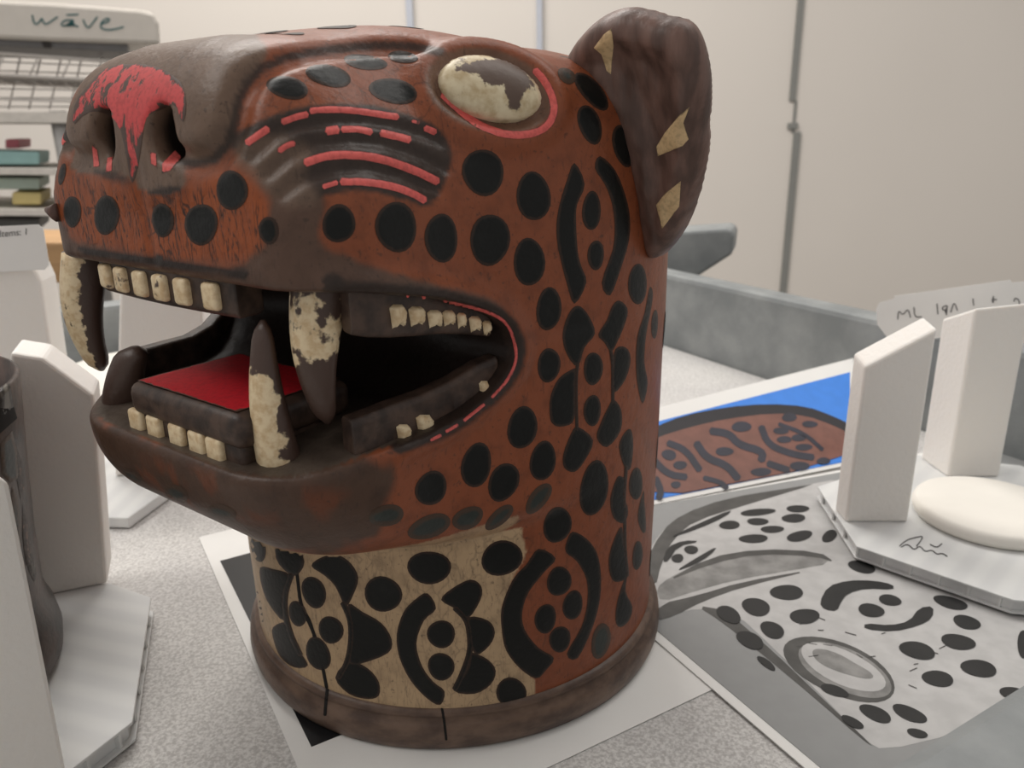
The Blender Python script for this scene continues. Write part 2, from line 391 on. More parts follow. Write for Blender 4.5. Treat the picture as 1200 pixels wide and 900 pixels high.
def surface_nets(D, org, h):
    S = D < 0; n = np.array(D.shape)
    c = np.zeros(tuple(n-1), np.int8)
    for a in (0, 1):
        for b in (0, 1):
            for e in (0, 1): c += S[a:n[0]-1+a, b:n[1]-1+b, e:n[2]-1+e]
    act = (c > 0) & (c < 8); idx = np.argwhere(act); num = np.full(act.shape, -1, np.int32); num[act] = np.arange(len(idx))
    acc = np.zeros((len(idx), 3)); cnt = np.zeros(len(idx))
    cor = [(a, b, e) for a in (0, 1) for b in (0, 1) for e in (0, 1)]
    val = {q: D[idx[:, 0]+q[0], idx[:, 1]+q[1], idx[:, 2]+q[2]].astype(float) for q in cor}
    for q in cor:
        for ax in range(3):
            if q[ax]: continue
            r = list(q); r[ax] = 1; r = tuple(r); v0, v1 = val[q], val[r]; mk = (v0 < 0) != (v1 < 0)
            t = v0[mk]/(v0[mk]-v1[mk]); p = np.tile(np.array(q, float), (mk.sum(), 1)); p[:, ax] = t
            acc[mk] += p; cnt[mk] += 1
    V = np.asarray(org)+h*(idx+acc/cnt[:, None]); F = []
    for ax in range(3):
        u, w = (ax+1) % 3, (ax+2) % 3
        s0 = [slice(None)]*3; s1 = [slice(None)]*3; s0[ax] = slice(0, -1); s1[ax] = slice(1, None)
        a, b = S[tuple(s0)], S[tuple(s1)]; e = np.argwhere(a != b); e = e[(e[:, u] > 0) & (e[:, w] > 0) & (e[:, u] < n[u]-1) & (e[:, w] < n[w]-1)]
        def cell(du, dw):
            q = e.copy(); q[:, u] -= du; q[:, w] -= dw; return num[q[:, 0], q[:, 1], q[:, 2]]
        quad = np.stack([cell(1, 1), cell(0, 1), cell(0, 0), cell(1, 0)], 1); fl = ~a[e[:, 0], e[:, 1], e[:, 2]]
        quad[fl] = quad[fl][:, ::-1]; F.append(quad)
    return V, np.vstack(F)
VL, VF = surface_nets(D, (gx[0], gy[0], gz[0]), H)
adj = np.vstack([VF[:, [0, 1]], VF[:, [1, 2]], VF[:, [2, 3]], VF[:, [3, 0]]])
for lam in (.5, -.5):                                       # take the voxel stepping out without shrinking
    acc = np.zeros_like(VL); cnt = np.zeros(len(VL))
    for a, b in ((0, 1), (1, 0)):
        np.add.at(acc, adj[:, a], VL[adj[:, b]]); np.add.at(cnt, adj[:, a], 1)
    VL = VL+lam*(acc/cnt[:, None]-VL)
VW = to_world(VL)

# ---- paint: colour of each vertex, read on the near side and mirrored to the far one
from mathutils import noise as mnoise
nz = np.array([mnoise.noise(Vector((p[0]*.09, p[1]*.09, p[2]*.09))) for p in VL]); nz2 = np.array([mnoise.noise(Vector((p[0]*.3+9, p[1]*.3, p[2]*.12))) for p in VL])
x, y, z = VL.T; mir = VL*np.array([1, 1, 1.0]); back = (y < -34) | ((y < 0) & (x < 60)); mir[back, 1] *= -1
PX = project(to_world(mir)); dbase = body_base(x, y, z); az = np.degrees(np.arctan2(np.abs(y), x))
C_OR, C_BR, C_DK, C_CR, C_IN = [np.array(lin(*c)[:3]) for c in ((136, 74, 46), (114, 92, 77), (54, 42, 36), (188, 160, 126), (40, 31, 27))]  # orange and cream set darker, putting the near side's shade into the colour
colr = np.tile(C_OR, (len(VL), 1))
def lay(c, k):
    global colr
    k = np.clip(k, 0, 1)[:, None]; colr = colr*(1-k)+np.asarray(c)*k
def inside(poly, soft=4, n=5.0, smooth=2): return sstep(soft, -soft, poly_sd(PX, chaikin(poly, smooth) if smooth else poly)+n*(nz+.6*nz2))
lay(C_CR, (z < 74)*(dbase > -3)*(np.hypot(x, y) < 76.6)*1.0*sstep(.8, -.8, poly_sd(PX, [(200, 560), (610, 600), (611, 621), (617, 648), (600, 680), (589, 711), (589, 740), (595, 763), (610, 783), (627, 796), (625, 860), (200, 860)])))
front = (z > 78) & (z < 210) & (x > 20)
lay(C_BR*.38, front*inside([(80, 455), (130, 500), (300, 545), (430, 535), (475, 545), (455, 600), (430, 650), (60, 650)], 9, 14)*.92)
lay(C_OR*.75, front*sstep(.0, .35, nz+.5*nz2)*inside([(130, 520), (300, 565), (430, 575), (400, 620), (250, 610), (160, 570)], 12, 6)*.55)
up = (z > 140)
lay(np.array(lin(90, 67, 55)[:3]), up*inside([(45, 276), (130, 290), (220, 306), (290, 318), (300, 285), (320, 245), (298, 205), (315, 190), (360, 212), (385, 235), (372, 285), (430, 310), (520, 334), (585, 352), (600, 375), (430, 350), (300, 345), (60, 320)], 5, 6))
lay(C_BR*.95, up*inside([(60, 175), (80, 120), (105, 74), (150, 40), (230, 25), (300, 35), (318, 62), (290, 92), (276, 130), (272, 172), (246, 196), (214, 190), (222, 222), (170, 232), (150, 205), (100, 205), (70, 190)], 4, 5))
lay(C_DK*.8, up*inside([(108, 196), (150, 204), (165, 228), (195, 218), (222, 222), (214, 232), (180, 240), (160, 260), (152, 225), (112, 206)], 3, 3)*.9)
lay(C_DK*1.15, up*inside([(262, 166), (300, 142), (340, 126), (395, 119), (450, 124), (518, 148), (530, 182), (524, 206), (506, 244), (470, 233), (430, 224), (390, 226), (345, 240), (318, 225), (300, 195)], 2.5, 3))
lay(C_BR*.95, up*inside([(268, 176), (300, 158), (335, 160), (372, 178), (350, 205), (380, 235), (340, 245), (310, 225), (290, 200)], 10, 6)*.75)
lay(C_DK*.9, up*sstep(8, 3, line_d(PX, BROW))*.9)
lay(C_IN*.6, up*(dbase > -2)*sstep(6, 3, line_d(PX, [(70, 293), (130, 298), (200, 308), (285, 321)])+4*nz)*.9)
lay(C_BR, (z > 180)*sstep(11, 5, np.abs(poly_sd(PX, EYE)))*.8)
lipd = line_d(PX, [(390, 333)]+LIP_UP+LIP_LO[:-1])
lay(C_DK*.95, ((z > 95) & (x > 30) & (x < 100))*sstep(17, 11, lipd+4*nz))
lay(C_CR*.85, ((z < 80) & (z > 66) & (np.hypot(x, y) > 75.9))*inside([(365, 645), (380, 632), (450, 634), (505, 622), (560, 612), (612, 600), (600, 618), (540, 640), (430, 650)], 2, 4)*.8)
m2v = poly_sd(np.stack([x, z], 1), MOUTH)
lay(np.array(lin(150, 74, 32)[:3]), up*inside([(60, 196), (110, 208), (150, 212), (215, 225), (262, 200), (300, 215), (318, 250), (298, 312), (60, 285)], 6, 6)*(colr[:, 0] > colr[:, 2]*2.6)*.8)
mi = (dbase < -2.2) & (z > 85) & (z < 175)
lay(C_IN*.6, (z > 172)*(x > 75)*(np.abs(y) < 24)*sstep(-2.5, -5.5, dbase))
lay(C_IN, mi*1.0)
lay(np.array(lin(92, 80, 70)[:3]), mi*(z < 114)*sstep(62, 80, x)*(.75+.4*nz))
crack = front*up*inside([(60, 190), (150, 225), (250, 215), (330, 250), (300, 320), (60, 290)], 6, 3)+.22*(z < 72)*(az < 62)*np.ones(len(z))+.25*up*inside([(300, 60), (480, 50), (520, 100), (560, 180), (420, 230), (300, 150)], 8, 3)
VES = thing('jaguar_head_vessel', 'carved wooden vessel shaped as a snarling jaguar head with black spots', 'vessel', (0, 0, 0))
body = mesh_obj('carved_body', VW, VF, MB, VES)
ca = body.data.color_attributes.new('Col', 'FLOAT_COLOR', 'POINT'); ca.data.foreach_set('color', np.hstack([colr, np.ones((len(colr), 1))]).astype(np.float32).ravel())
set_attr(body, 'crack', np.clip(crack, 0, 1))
BVH = BVHTree.FromPolygons([Vector(v) for v in VW], [tuple(map(int, f)) for f in VF])

# ------------------------------------------------------------------ inlaid paint: patches of real surface lying on the carving
def decal(name, poly, mat, parent=VES, off=.00018, bulge=0.0, bw=8.0, step=3.2, bvh=None, mirror='hidden', extra=None, hits=None):
    bvh = bvh or BVH
    v2, fc, ed = tri_poly(poly, step); P, Nn, ok = [], [], []
    for q in v2:
        d = Vector(ray(q)); h = bvh.ray_cast(Vector(CAM), d)
        ok.append(h[0] is not None); P.append(np.array(h[0]) if h[0] is not None else np.zeros(3))
        nn = np.array(h[1]) if h[0] is not None else np.array([0, 0, 1.0]); Nn.append(-nn if nn@np.array(d) > 0 else nn)
    P, Nn, ok = np.array(P), np.array(Nn), np.array(ok)
    if ok.sum() < 3: return None
    dist = np.linalg.norm(P-CAM, axis=1); md = np.median(dist[ok]); ok &= np.abs(dist-md) < .03
    fc = [f for f in fc if all(ok[i] for i in f) and max(np.ptp(dist[list(f)]), 0) < .006]
    if not fc: return None
    lift = off+bulge*np.sqrt(1-(1-np.clip(ed/bw, 0, 1))**2); lift = np.where(ed <= 0, np.minimum(off*.4, .00008), lift)
    V = P+Nn*lift[:, None]
    used = sorted({i for f in fc for i in f}); re = {j: i for i, j in enumerate(used)}; fc = [tuple(re[i] for i in f) for f in fc]; V = V[used]; sc = md/FPX*1000
    out = []
    def put(V, fc):
        o = mesh_obj(name, V, fc, mat, parent); set_attr(o, 'edge', ed[used]*sc)
        if extra is not None: set_attr(o, 'wear', extra(v2[used]))
        out.append(o)
    put(V, fc)
    if mirror:
        L = to_local(V); c = L.mean(0); nm = to_local(Nn[used]).mean(0)/1000; nm = nm*np.array([1, -1, 1]); cw = to_world(c*np.array([1, -1, 1])); nw = nm[0]*FW+nm[1]*LF+nm[2]*np.array([0, 0, 1])
        if c[1] > 30 and nw@(CAM-cw) < -.02: put(to_world(L*np.array([1, -1, 1])), [f[::-1] for f in fc])
    return out[0]
SPOTS = [(337, 103, 25, 13, 15), (385, 89, 28, 12, 12), (428, 73, 25, 9, 8), (461, 107, 28, 15, 12), (472, 67, 18, 7, 5), (375, 42, 17, 5, 0), (313, 46, 20, 5, -6), (489, 45, 17, 4, 4),
 (272, 223, 18, 24, 0), (85, 248, 10, 19, 0), (125, 252, 15, 23, 0), (191, 258, 13, 20, 0), (236, 263, 19, 25, 0), (315, 270, 12, 16, 0), (73, 204, 4, 13, 10),
 (397, 262, 20, 22, 0), (464, 266, 25, 29, 0), (517, 279, 20, 28, 0), (574, 281, 23, 31, 0), (566, 202, 24, 28, 0), (625, 230, 20, 29, 0), (620, 307, 18, 29, 0),
 (693, 107, 27, 12, 50), (691, 146, 24, 13, 68), (730, 171, 25, 12, 75), (747, 333, 11, 24, 3), (643, 362, 15, 25, 3), (643, 428, 13, 21, 6), (612, 501, 17, 26, 8), (558, 545, 18, 26, 14), (590, 565, 17, 24, 20),
 (636, 540, 15, 24, 14), (653, 615, 16, 22, 12), (696, 572, 17, 32, 10), (745, 567, 8, 19, 4), (747, 651, 6, 17, 3), (505, 572, 18, 21, 20), (693, 247, 11, 23, 0), (698, 299, 10, 17, 4),
 (695, 432, 11, 20, 3), (694, 481, 10, 19, 5), (767, 380, 4, 17, 2), (655, 681, 14, 18, 10), (671, 709, 12, 17, 12), (639, 725, 13, 17, 12), (656, 749, 13, 15, 12),
 (503, 665, 25, 20, 0), (588, 654, 24, 21, -14), (449, 696, 22, 21, 0), (517, 743, 16, 17, 0), (517, 781, 16, 16, 0), (599, 811, 18, 17, -20), (368, 694, 14, 19, -16), (349, 719, 10, 16, -14), (388, 738, 14, 17, -18), (373, 766, 14, 20, -25), (303, 642, 9, 16, -10)]
def round_spot(p, a, b, mirror=True):
    """a spot laid on the carving about local point p, a by b mm"""
    g = inset(p, 1.0)-p; g /= np.linalg.norm(g); u = np.cross(g, [0, 0, 1.0]); u = u/np.linalg.norm(u) if np.linalg.norm(u) > .2 else np.array([0, 1.0, 0]); w = np.cross(g, u)
    v2, fc, ed = tri_poly(ell(0, 0, a, b), 1.2); V = []
    for q in v2:
        o_ = p+g*12+u*q[0]+w*q[1]; dn = Vector(to_world(-g)); dn.normalize(); h = BVH.ray_cast(Vector(to_world(o_)), dn)
        V.append(np.array(h[0])+to_world(g)*(.18 if 1 else 0) if h[0] is not None else None)
    if any(v is None for v in V): return
    V = np.array(V)
    for s in ((1, -1) if mirror else (1,)):
        L = to_local(V)*np.array([1, s, 1]); o = mesh_obj('spot', to_world(L), fc if s > 0 else [f[::-1] for f in fc], M_SPOT, VES); set_attr(o, 'edge', ed)
def surf(az_, z_):
    a_ = math.radians(az_); r = 120.0
    for _ in range(80): r -= float(body_base(r*math.cos(a_), r*math.sin(a_), z_))*.8
    return np.array([r*math.cos(a_), r*math.sin(a_), z_])
def crown(x_, y_):
    z_ = 240.0
    for _ in range(80): z_ -= float(body_base(x_, y_, z_))*.8
    return np.array([x_, y_, z_])
for x_, y_ in ((78, 24), (62, 24), (44, 30), (70, 8), (52, 10), (30, 14), (8, 24), (-14, 12), (-38, 22), (-30, 44), (-6, 50)): round_spot(crown(x_, y_), 5.2, 4.2)
for i, z_ in enumerate((30, 52, 74, 96, 118, 140, 162, 183)):
    for az_ in (118, 136, 154, 172): round_spot(surf(az_+(9 if i % 2 else 0)-4, z_), 4.6, 6.4)
for s in [q for q in SPOTS if q[:2] not in ((375, 42), (313, 46), (489, 45))]: decal('spot', ell(*s), M_SPOT)
for s in [(664, 89, 12, 8, 40), (631, 584, 10, 22, 40), (503, 617, 27, 13, -22), (548, 607, 20, 12, -24), (585, 606, 20, 9, -42), (453, 604, 20, 13, -10), (704, 751, 11, 21, 14), (155, 558, 12, 7, 35), (207, 578, 15, 9, 25), (260, 600, 17, 9, 12)]:
    decal('spot', ell(*s), M_SPOT_GREY)
SHAPES = [
 [(673, 191), (664, 212), (656, 238), (652, 262), (653, 285), (657, 305), (664, 332), (673, 356), (687, 331), (681, 312), (677, 295), (675, 262), (676, 240), (685, 216)],
 [(703, 183), (697, 197), (708, 215), (716, 235), (720, 260), (718, 292), (705, 331), (715, 346), (728, 313), (737, 281), (738, 255), (733, 230), (721, 200)],
 [(680, 359), (691, 372), (697, 391), (685, 407), (677, 429), (665, 417), (659, 396), (663, 375), (671, 361)],
 [(725, 352), (735, 361), (733, 377), (724, 399), (716, 412), (708, 401), (701, 392), (711, 375), (717, 359)],
 [(733, 407), (739, 420), (733, 444), (719, 460), (717, 433), (721, 409)],
 [(719, 468), (728, 481), (727, 505), (711, 524), (699, 513), (704, 495), (713, 476)],
 [(672, 432), (655, 443), (645, 464), (644, 486), (647, 496), (656, 500), (671, 495), (674, 476), (674, 455), (675, 435)],
 [(677, 500), (695, 516), (685, 540), (673, 553), (661, 548), (660, 532), (669, 508)],
 [(761, 337), (755, 367), (747, 393), (745, 425), (747, 452), (753, 473), (759, 449), (755, 425), (757, 393), (763, 361), (765, 343)],
 [(739, 503), (742, 521), (739, 548), (732, 548), (725, 524), (731, 508)],
 [(731, 559), (735, 551), (732, 580), (736, 599), (731, 613), (719, 607), (715, 585), (723, 559)],
 [(728, 617), (731, 636), (737, 671), (728, 681), (717, 679), (713, 657), (719, 633)],
 [(735, 671), (733, 693), (741, 711), (737, 727), (727, 735), (721, 727), (724, 701)],
 [(755, 588), (757, 620), (752, 623), (747, 604), (754, 575)],
 [(631, 643), (651, 654), (639, 669), (620, 693), (612, 717), (615, 738), (631, 759), (649, 771), (639, 786), (628, 795), (609, 783), (593, 762), (588, 738), (588, 711), (601, 679), (617, 661)],
 [(671, 623), (687, 631), (699, 647), (704, 671), (703, 701), (695, 733), (677, 771), (664, 766), (681, 735), (688, 706), (687, 679), (676, 658), (663, 647), (664, 634)],
 [(501, 695), (511, 713), (497, 727), (488, 754), (495, 781), (508, 799), (521, 810), (516, 826), (500, 818), (481, 797), (468, 770), (465, 743), (473, 717), (487, 702)],
 [(517, 703), (529, 690), (551, 679), (564, 687), (563, 703), (548, 725), (535, 714)],
 [(549, 723), (572, 727), (580, 741), (573, 757), (557, 767), (549, 743)],
 [(555, 765), (572, 773), (581, 786), (575, 802), (556, 813), (532, 809), (547, 786), (551, 767)],
 [(365, 663), (377, 653), (396, 650), (412, 661), (420, 677), (415, 695), (405, 710), (393, 687), (380, 674)],
 [(408, 708), (425, 717), (447, 730), (459, 749), (455, 765), (425, 777), (409, 777), (412, 743)],
 [(409, 775), (431, 783), (444, 799), (444, 815), (431, 819), (409, 813), (393, 794)],
 [(325, 630), (345, 634), (357, 658), (348, 674), (337, 671), (324, 655)],
 [(305, 665), (321, 667), (340, 674), (333, 695), (333, 727), (316, 709), (307, 687)],
 [(320, 735), (337, 730), (345, 754), (361, 779), (345, 782), (329, 770), (321, 751)],
 [(287, 642), (295, 671), (305, 703), (309, 733), (303, 733), (292, 698), (285, 663)]]
for p in SHAPES: decal('inlaid_shape', crom(p, 3), M_SPOT)
for p, w in (([(402, 706), (411, 725), (412, 750), (408, 775), (397, 795)], 7), ([(342, 672), (334, 695), (334, 720), (341, 745), (352, 768)], 7), ([(533, 712), (547, 725), (551, 745), (551, 765), (541, 792), (533, 808)], 7), ([(677, 425), (675, 440), (675, 470), (676, 505)], 4), ([(715, 408), (718, 425), (718, 450), (718, 472)], 4), ([(734, 543), (733, 558), (731, 580), (732, 610), (732, 640), (735, 675)], 4)):
    decal('inlaid_stem', stroke(p, w), M_SPOT, step=2.4, off=.00026)
STRIPES = [([(290, 168), (303, 158), (314, 151)], 9), ([(331, 143), (347, 137), (360, 134)], 8), ([(364, 130), (390, 128), (420, 130), (450, 135), (466, 137)], 8), ([(483, 142), (491, 144)], 4), ([(498, 150), (510, 155)], 8),
 ([(327, 177), (337, 170), (345, 168)], 7), ([(383, 154), (396, 152)], 10), ([(401, 152), (418, 151), (435, 155)], 8), ([(446, 156), (465, 160), (480, 164)], 9),
 ([(358, 191), (380, 183), (405, 181), (440, 184), (480, 197), (513, 213)], 10), ([(379, 219), (395, 214)], 6), ([(400, 213), (425, 213), (455, 217), (480, 225), (498, 235)], 9)]
for p, w in STRIPES: decal('red_whisker_stripe', stroke(p, w), M_RED, step=2.6)
# red round the eye, red lip line, red on the nose
decal('eye_ring', stroke([(627, 82), (640, 97), (648, 115), (650, 132), (642, 148), (625, 157), (600, 159), (575, 153), (550, 140), (530, 122), (519, 111)], 9), M_RED, step=2.8)
for p in ([(465, 351), (480, 352), (497, 353)], [(518, 357), (540, 361), (560, 366), (578, 374), (592, 386), (600, 402), (600, 420), (590, 441), (575, 461)], [(566, 469), (542, 488)], [(535, 493), (521, 501)], [(515, 505), (503, 511)]):
    decal('red_lip_line', stroke([(a+(5 if a > 575 else 1.5), b+(-4 if b < 400 else 5)) for a, b in p], 4), M_RED, step=2.0, off=.0004)
decal('nose_paint', chaikin([(84, 150), (88, 118), (104, 100), (118, 84), (135, 76), (165, 75), (182, 78), (200, 86), (216, 100), (219, 130), (214, 147), (206, 120), (190, 128), (178, 132), (170, 140), (166, 170), (160, 205), (154, 218), (148, 180), (140, 145), (120, 130), (100, 132)], 1), M_NOSERED, step=2.6)
for p in ([(108, 170), (114, 176), (117, 195), (110, 196)], [(126, 185), (132, 184), (131, 200), (124, 202)], [(176, 178), (183, 180), (184, 196), (177, 192)], [(190, 192), (205, 176), (213, 184), (200, 200), (190, 203)]): decal('nose_paint_fleck', p, M_RED, step=2.4)
decal('eye', ell(573, 106, 62, 35, 16, 36, .012), M_EYE, bulge=.0030, bw=34, step=3, extra=lambda P: .2+.82*np.exp(-(((P[:, 0]-585)/44)**2+((P[:, 1]-90)/16)**2))+.55*np.exp(-(((P[:, 0]-598)/13)**2+((P[:, 1]-118)/15)**2)))
decal('crack', stroke([(345, 640), (349, 680), (353, 712), (368, 740), (377, 775), (383, 806)], 4), M_CRACK, step=2.5)
decal('crack', stroke([(357, 716), (366, 732), (370, 760)], 3), M_CRACK, step=2.2)

# ------------------------------------------------------------------ ears
def ear_slab(poly, p0, n, half, bw, parent, name, mat, mirror=False, dz=0.0, dish=0.0):
    v2, fc, ed = tri_poly(poly, 4.0); n = n/np.linalg.norm(n)
    P = np.array([on_plane(q, p0, n) for q in v2]); edm = ed*.00027
    h = half*np.sqrt(np.maximum(1-(1-np.clip(edm/bw, 0, 1))**2, 0)); dn = dish*np.clip((edm-bw)/.006, 0, 1)
    rough = np.array([mnoise.noise(Vector(p*170))*.0003+mnoise.noise(Vector((p[0]*420, p[1]*420, p[2]*110)))*.0005 for p in P])*np.clip(edm/.003, 0, 1)
    A, B = P+n*(h-dn+rough)[:, None], P-n*h[:, None]; nA = len(P)
    bd = ed <= 0
    mapB = {i: (i if bd[i] else None) for i in range(nA)}; V = list(A); k = nA
    for i in range(nA):
        if mapB[i] is None: mapB[i] = k; V.append(B[i]); k += 1
    F = [tuple(f) for f in fc]+[tuple(mapB[i] for i in f[::-1]) for f in fc]
    V = np.array(V)
    if mirror: V = to_world(to_local(V)*np.array([1, -1, 1])+np.array([-26, 9, dz])); F = [f[::-1] for f in F]
    return mesh_obj(name, V, F, mat, parent), V, F
EAR = [(664, 72), (674, 52), (686, 37), (700, 24), (716, 14), (735, 8), (752, 11), (770, 15), (781, 20), (793, 21), (805, 25), (815, 35), (823, 52), (829, 75), (832, 100), (832, 130), (829, 148), (831, 165), (828, 192), (820, 228), (810, 258), (795, 282), (780, 298), (769, 302), (758, 294), (750, 255), (742, 205), (732, 165), (712, 125), (684, 92)]
a1, a2 = to_world(trace((675, 72))), to_world(trace((757, 285))); outw = to_world(np.array([110.0, 1000, 120]))
en = np.cross(a2-a1, outw); en = en/np.linalg.norm(en); en = en if en@(CAM-a1) > 0 else -en
EP0 = a1*.5+a2*.5-en*.004
earo, EV, EF = ear_slab(chaikin(EAR, 1), EP0, en, .0062, .0075, VES, 'ear', M_EAR, dish=.0022)
ear_slab(chaikin(EAR, 1), EP0, en, .0062, .0075, VES, 'ear', M_EAR, True, 8.5, .0022)
EBVH = BVHTree.FromPolygons([Vector(v) for v in EV], EF)
for p in ([(769, 172), (779, 156), (797, 134), (808, 125), (801, 144), (807, 163), (800, 171), (771, 183)], [(769, 240), (780, 226), (798, 212), (796, 242), (776, 268)], [(696, 56), (708, 40), (717, 33), (719, 53), (716, 87), (711, 83), (705, 64)]):
    decal('ear_paint', p, M_CREAM, parent=earo, bvh=EBVH, off=.0003, mirror=None)

# ------------------------------------------------------------------ base rim
def rim():
    prof = [(70, 14.6), (75.9, 14.2), (77.0, 13.0), (76.9, 11.8), (76.6, 11.2), (78.2, 10.0), (78.8, 8), (79.1, 5), (78.8, 3), (78.0, 1.0), (77, 0.2), (60, 0.2)]
    rings = []
    for r, zz_ in prof:
        R_ = []
        for t in np.linspace(0, 2*math.pi, 128, endpoint=False):
            k = 1+.006*math.cos(2*(t-2.2))+.003*math.sin(5*t+zz_*.05); R_.append(to_world(np.array([r*k*math.cos(t), r*k*math.sin(t), zz_])))
        rings.append(R_)
    v, f = loops_mesh(rings, caps=True); f = [q[::-1] for q in f]
    return mesh_obj('base_rim', v, f, M_RIM, VES), v, f
rimo, rv, rf = rim()
RB = BVHTree.FromPolygons([Vector(v) for v in rv], rf)
decal('crack', stroke([(384, 806), (382, 822), (381, 838)], 4), M_CRACK, parent=rimo, bvh=RB, step=2, mirror=None)
decal('crack', stroke([(516, 822), (520, 840), (523, 867)], 3), M_CRACK, parent=rimo, bvh=RB, step=2, mirror=None)

# ------------------------------------------------------------------ teeth, gums and tongue (local mm)
def rounded(name, c, h, mat, parent=VES, bev=1.2, rot=0.0, tilt=0.0):
    c, h = np.array(c, float), np.array(h, float); ax, ay = np.array([math.cos(rot), math.sin(rot), 0]), np.array([-math.sin(rot), math.cos(rot), 0]); az_ = np.array([0, 0, 1.0])
    b = [c+sx*h[0]*ax+sy*h[1]*ay-h[2]*az_ for sx, sy in ((-1, -1), (1, -1), (1, 1), (-1, 1))]
    t = [c+sx*h[0]*ax+sy*h[1]*ay+h[2]*az_ for sx, sy in ((-1, -1), (1, -1), (1, 1), (-1, 1))]
    o = prism(name, to_world(np.array(b)), to_world(np.array(t)), mat, parent, 0)
    md = bevelled(o, bev/1000, 3); o.data.polygons.foreach_set('use_smooth', [True]*len(o.data.polygons))
    return o
def canine(base, tip, r0, r1, parent=VES, wear=lambda t: .5, bend=(0, 0, 0), squash=.8, side=lambda a: 0.0):
    base, tip, bend = map(lambda q: np.array(q, float), (base, tip, bend)); rings = []; ws = []; N = 18
    for i in range(N+1):
        t = i/N; c = base*(1-t)+tip*t+bend*math.sin(math.pi*t); r = (r0*(1-t**1.4)+r1*t**1.4)*(1 if t < .88 else math.sqrt(max(0, 1-((t-.88)/.125)**2)))
        r = max(r, .25)
        rings.append([to_world(c+np.array([squash*r*math.cos(a), r*math.sin(a), 0])*(1+.05*math.sin(3*a+4*t))) for a in np.linspace(0, 2*math.pi, 18, endpoint=False)]); ws += [wear(t)+side(a) for a in np.linspace(0, 2*math.pi, 18, endpoint=False)]
    v, f = loops_mesh(rings); o = mesh_obj('canine_tooth', v, f, M_TOOTH, parent)
    set_attr(o, 'wear', ws); return o
def lp(px, xf):
    d = to_local(ray(px))/1000; o = to_local(CAM); return o+d*(xf-o[0])/d[0]
# upper gum strip and incisors
def gum(name, path, z0, z1, th, mat=M_GUM):
    """strip along a local xy path, between heights z0 and z1 (each a list), th thick inwards"""
    path = [np.array(p, float) for p in path]; rings = []
    for i, p in enumerate(path):
        d = path[min(i+1, len(path)-1)]-path[max(i-1, 0)]; d /= np.linalg.norm(d); nn = np.array([-d[1], d[0]])
        sec = [(0, z0[i]+1.2), (.9, z0[i]), (th-1, z0[i]), (th, z0[i]+1), (th, z1[i]-1), (th-1, z1[i]), (.9, z1[i]), (0, z1[i]-1.2)]
        rings.append([to_world(np.array([*(p+nn*s), zz_])) for s, zz_ in sec])
    v, f = loops_mesh(rings); o = mesh_obj(name, v, f, mat, VES, smooth=False)
    bm = bmesh.new(); bm.from_mesh(o.data); bmesh.ops.recalc_face_normals(bm, faces=bm.faces); bm.to_mesh(o.data); bm.free(); bevelled(o, .0005)
    return o
ys = np.linspace(-34, 28, 15); fx = lambda y: 103.5-.0016*y*y
gum('upper_gum', [(fx(y), y) for y in ys][::1], [142.6]*15, [155.0]*15, 8)
for px in ((120, 330), (141, 335), (165, 337), (189, 340), (214, 345), (245, 348)):
    c = lp(px, 104.0); yy = c[1]
    o = rounded('incisor_tooth', (fx(yy)+.2, yy, 147.4), (1.5, 2.7, 3.3), M_TOOTH, bev=1.1, rot=math.atan2(-.0032*yy, 1)*-1); set_attr(o, 'wear', [.25]*len(o.data.vertices))
# lower jaw: block, incisors and red tongue
rounded('lower_gum', (95, 6.5, 109.5), (12, 23.5, 6.5), M_GUM, bev=1.2)
TG = rounded('tongue', (91, 7.5, 116.8), (17.5, 24.5, 4.6), M_GUM, bev=3.0)
tp = [(106.4, -14.5), (106.4, 29.0), (75, 29), (75, -14.5)]
v2, fc, ed = tri_poly(tp, 2.5)
o = mesh_obj('red_tongue_paint', to_world(np.stack([v2[:, 0], v2[:, 1], 121.65+0*ed], 1)), fc, M_TONGUE, TG); set_attr(o, 'edge', ed)
for px in ((161, 493), (182, 500), (208, 508), (231, 514), (252, 521)):
    yy = lp(px, 107.5)[1]
    o = rounded('incisor_tooth', (107.2, yy, 109.6), (1.3, 3.2, 3.9), M_TOOTH, bev=1.0); set_attr(o, 'wear', [.05]*len(o.data.vertices))
# canines
b_, t_ = lp((380, 343), 90), lp((384, 496), 92)
canine((b_[0], b_[1], b_[2]+6), t_, 7.8, 2.5, side=lambda a: .3*max(0, math.sin(a)-.4), wear=lambda t: .3+.75*sstep(.5, .68, t)+.25*(t < .15), bend=(3, 0, 0))
b_, t_ = lp((330, 549), 99), lp((308, 375), 99)
canine((b_[0], b_[1], b_[2]-3), t_, 6.4, 2.2, side=lambda a: .8*max(0, math.cos(a-2.3)-.1), wear=lambda t: .18+.72*sstep(.6, .8, t), bend=(1.5, 0, 0))
b_, t_ = lp((105, 322), 93), lp((119, 434), 95)
canine((b_[0], b_[1], b_[2]+7), t_, 8.0, 3.6, side=lambda a: -.8*max(0, math.cos(a-.25)-.45)/.55, wear=lambda t: .98, bend=(3, 0, 0))
b_, t_ = lp((146, 486), 96), lp((158, 406), 96)
canine((b_[0], b_[1], b_[2]-3), t_, 7.5, 5.0, wear=lambda t: .95, bend=(2, 0, 0))
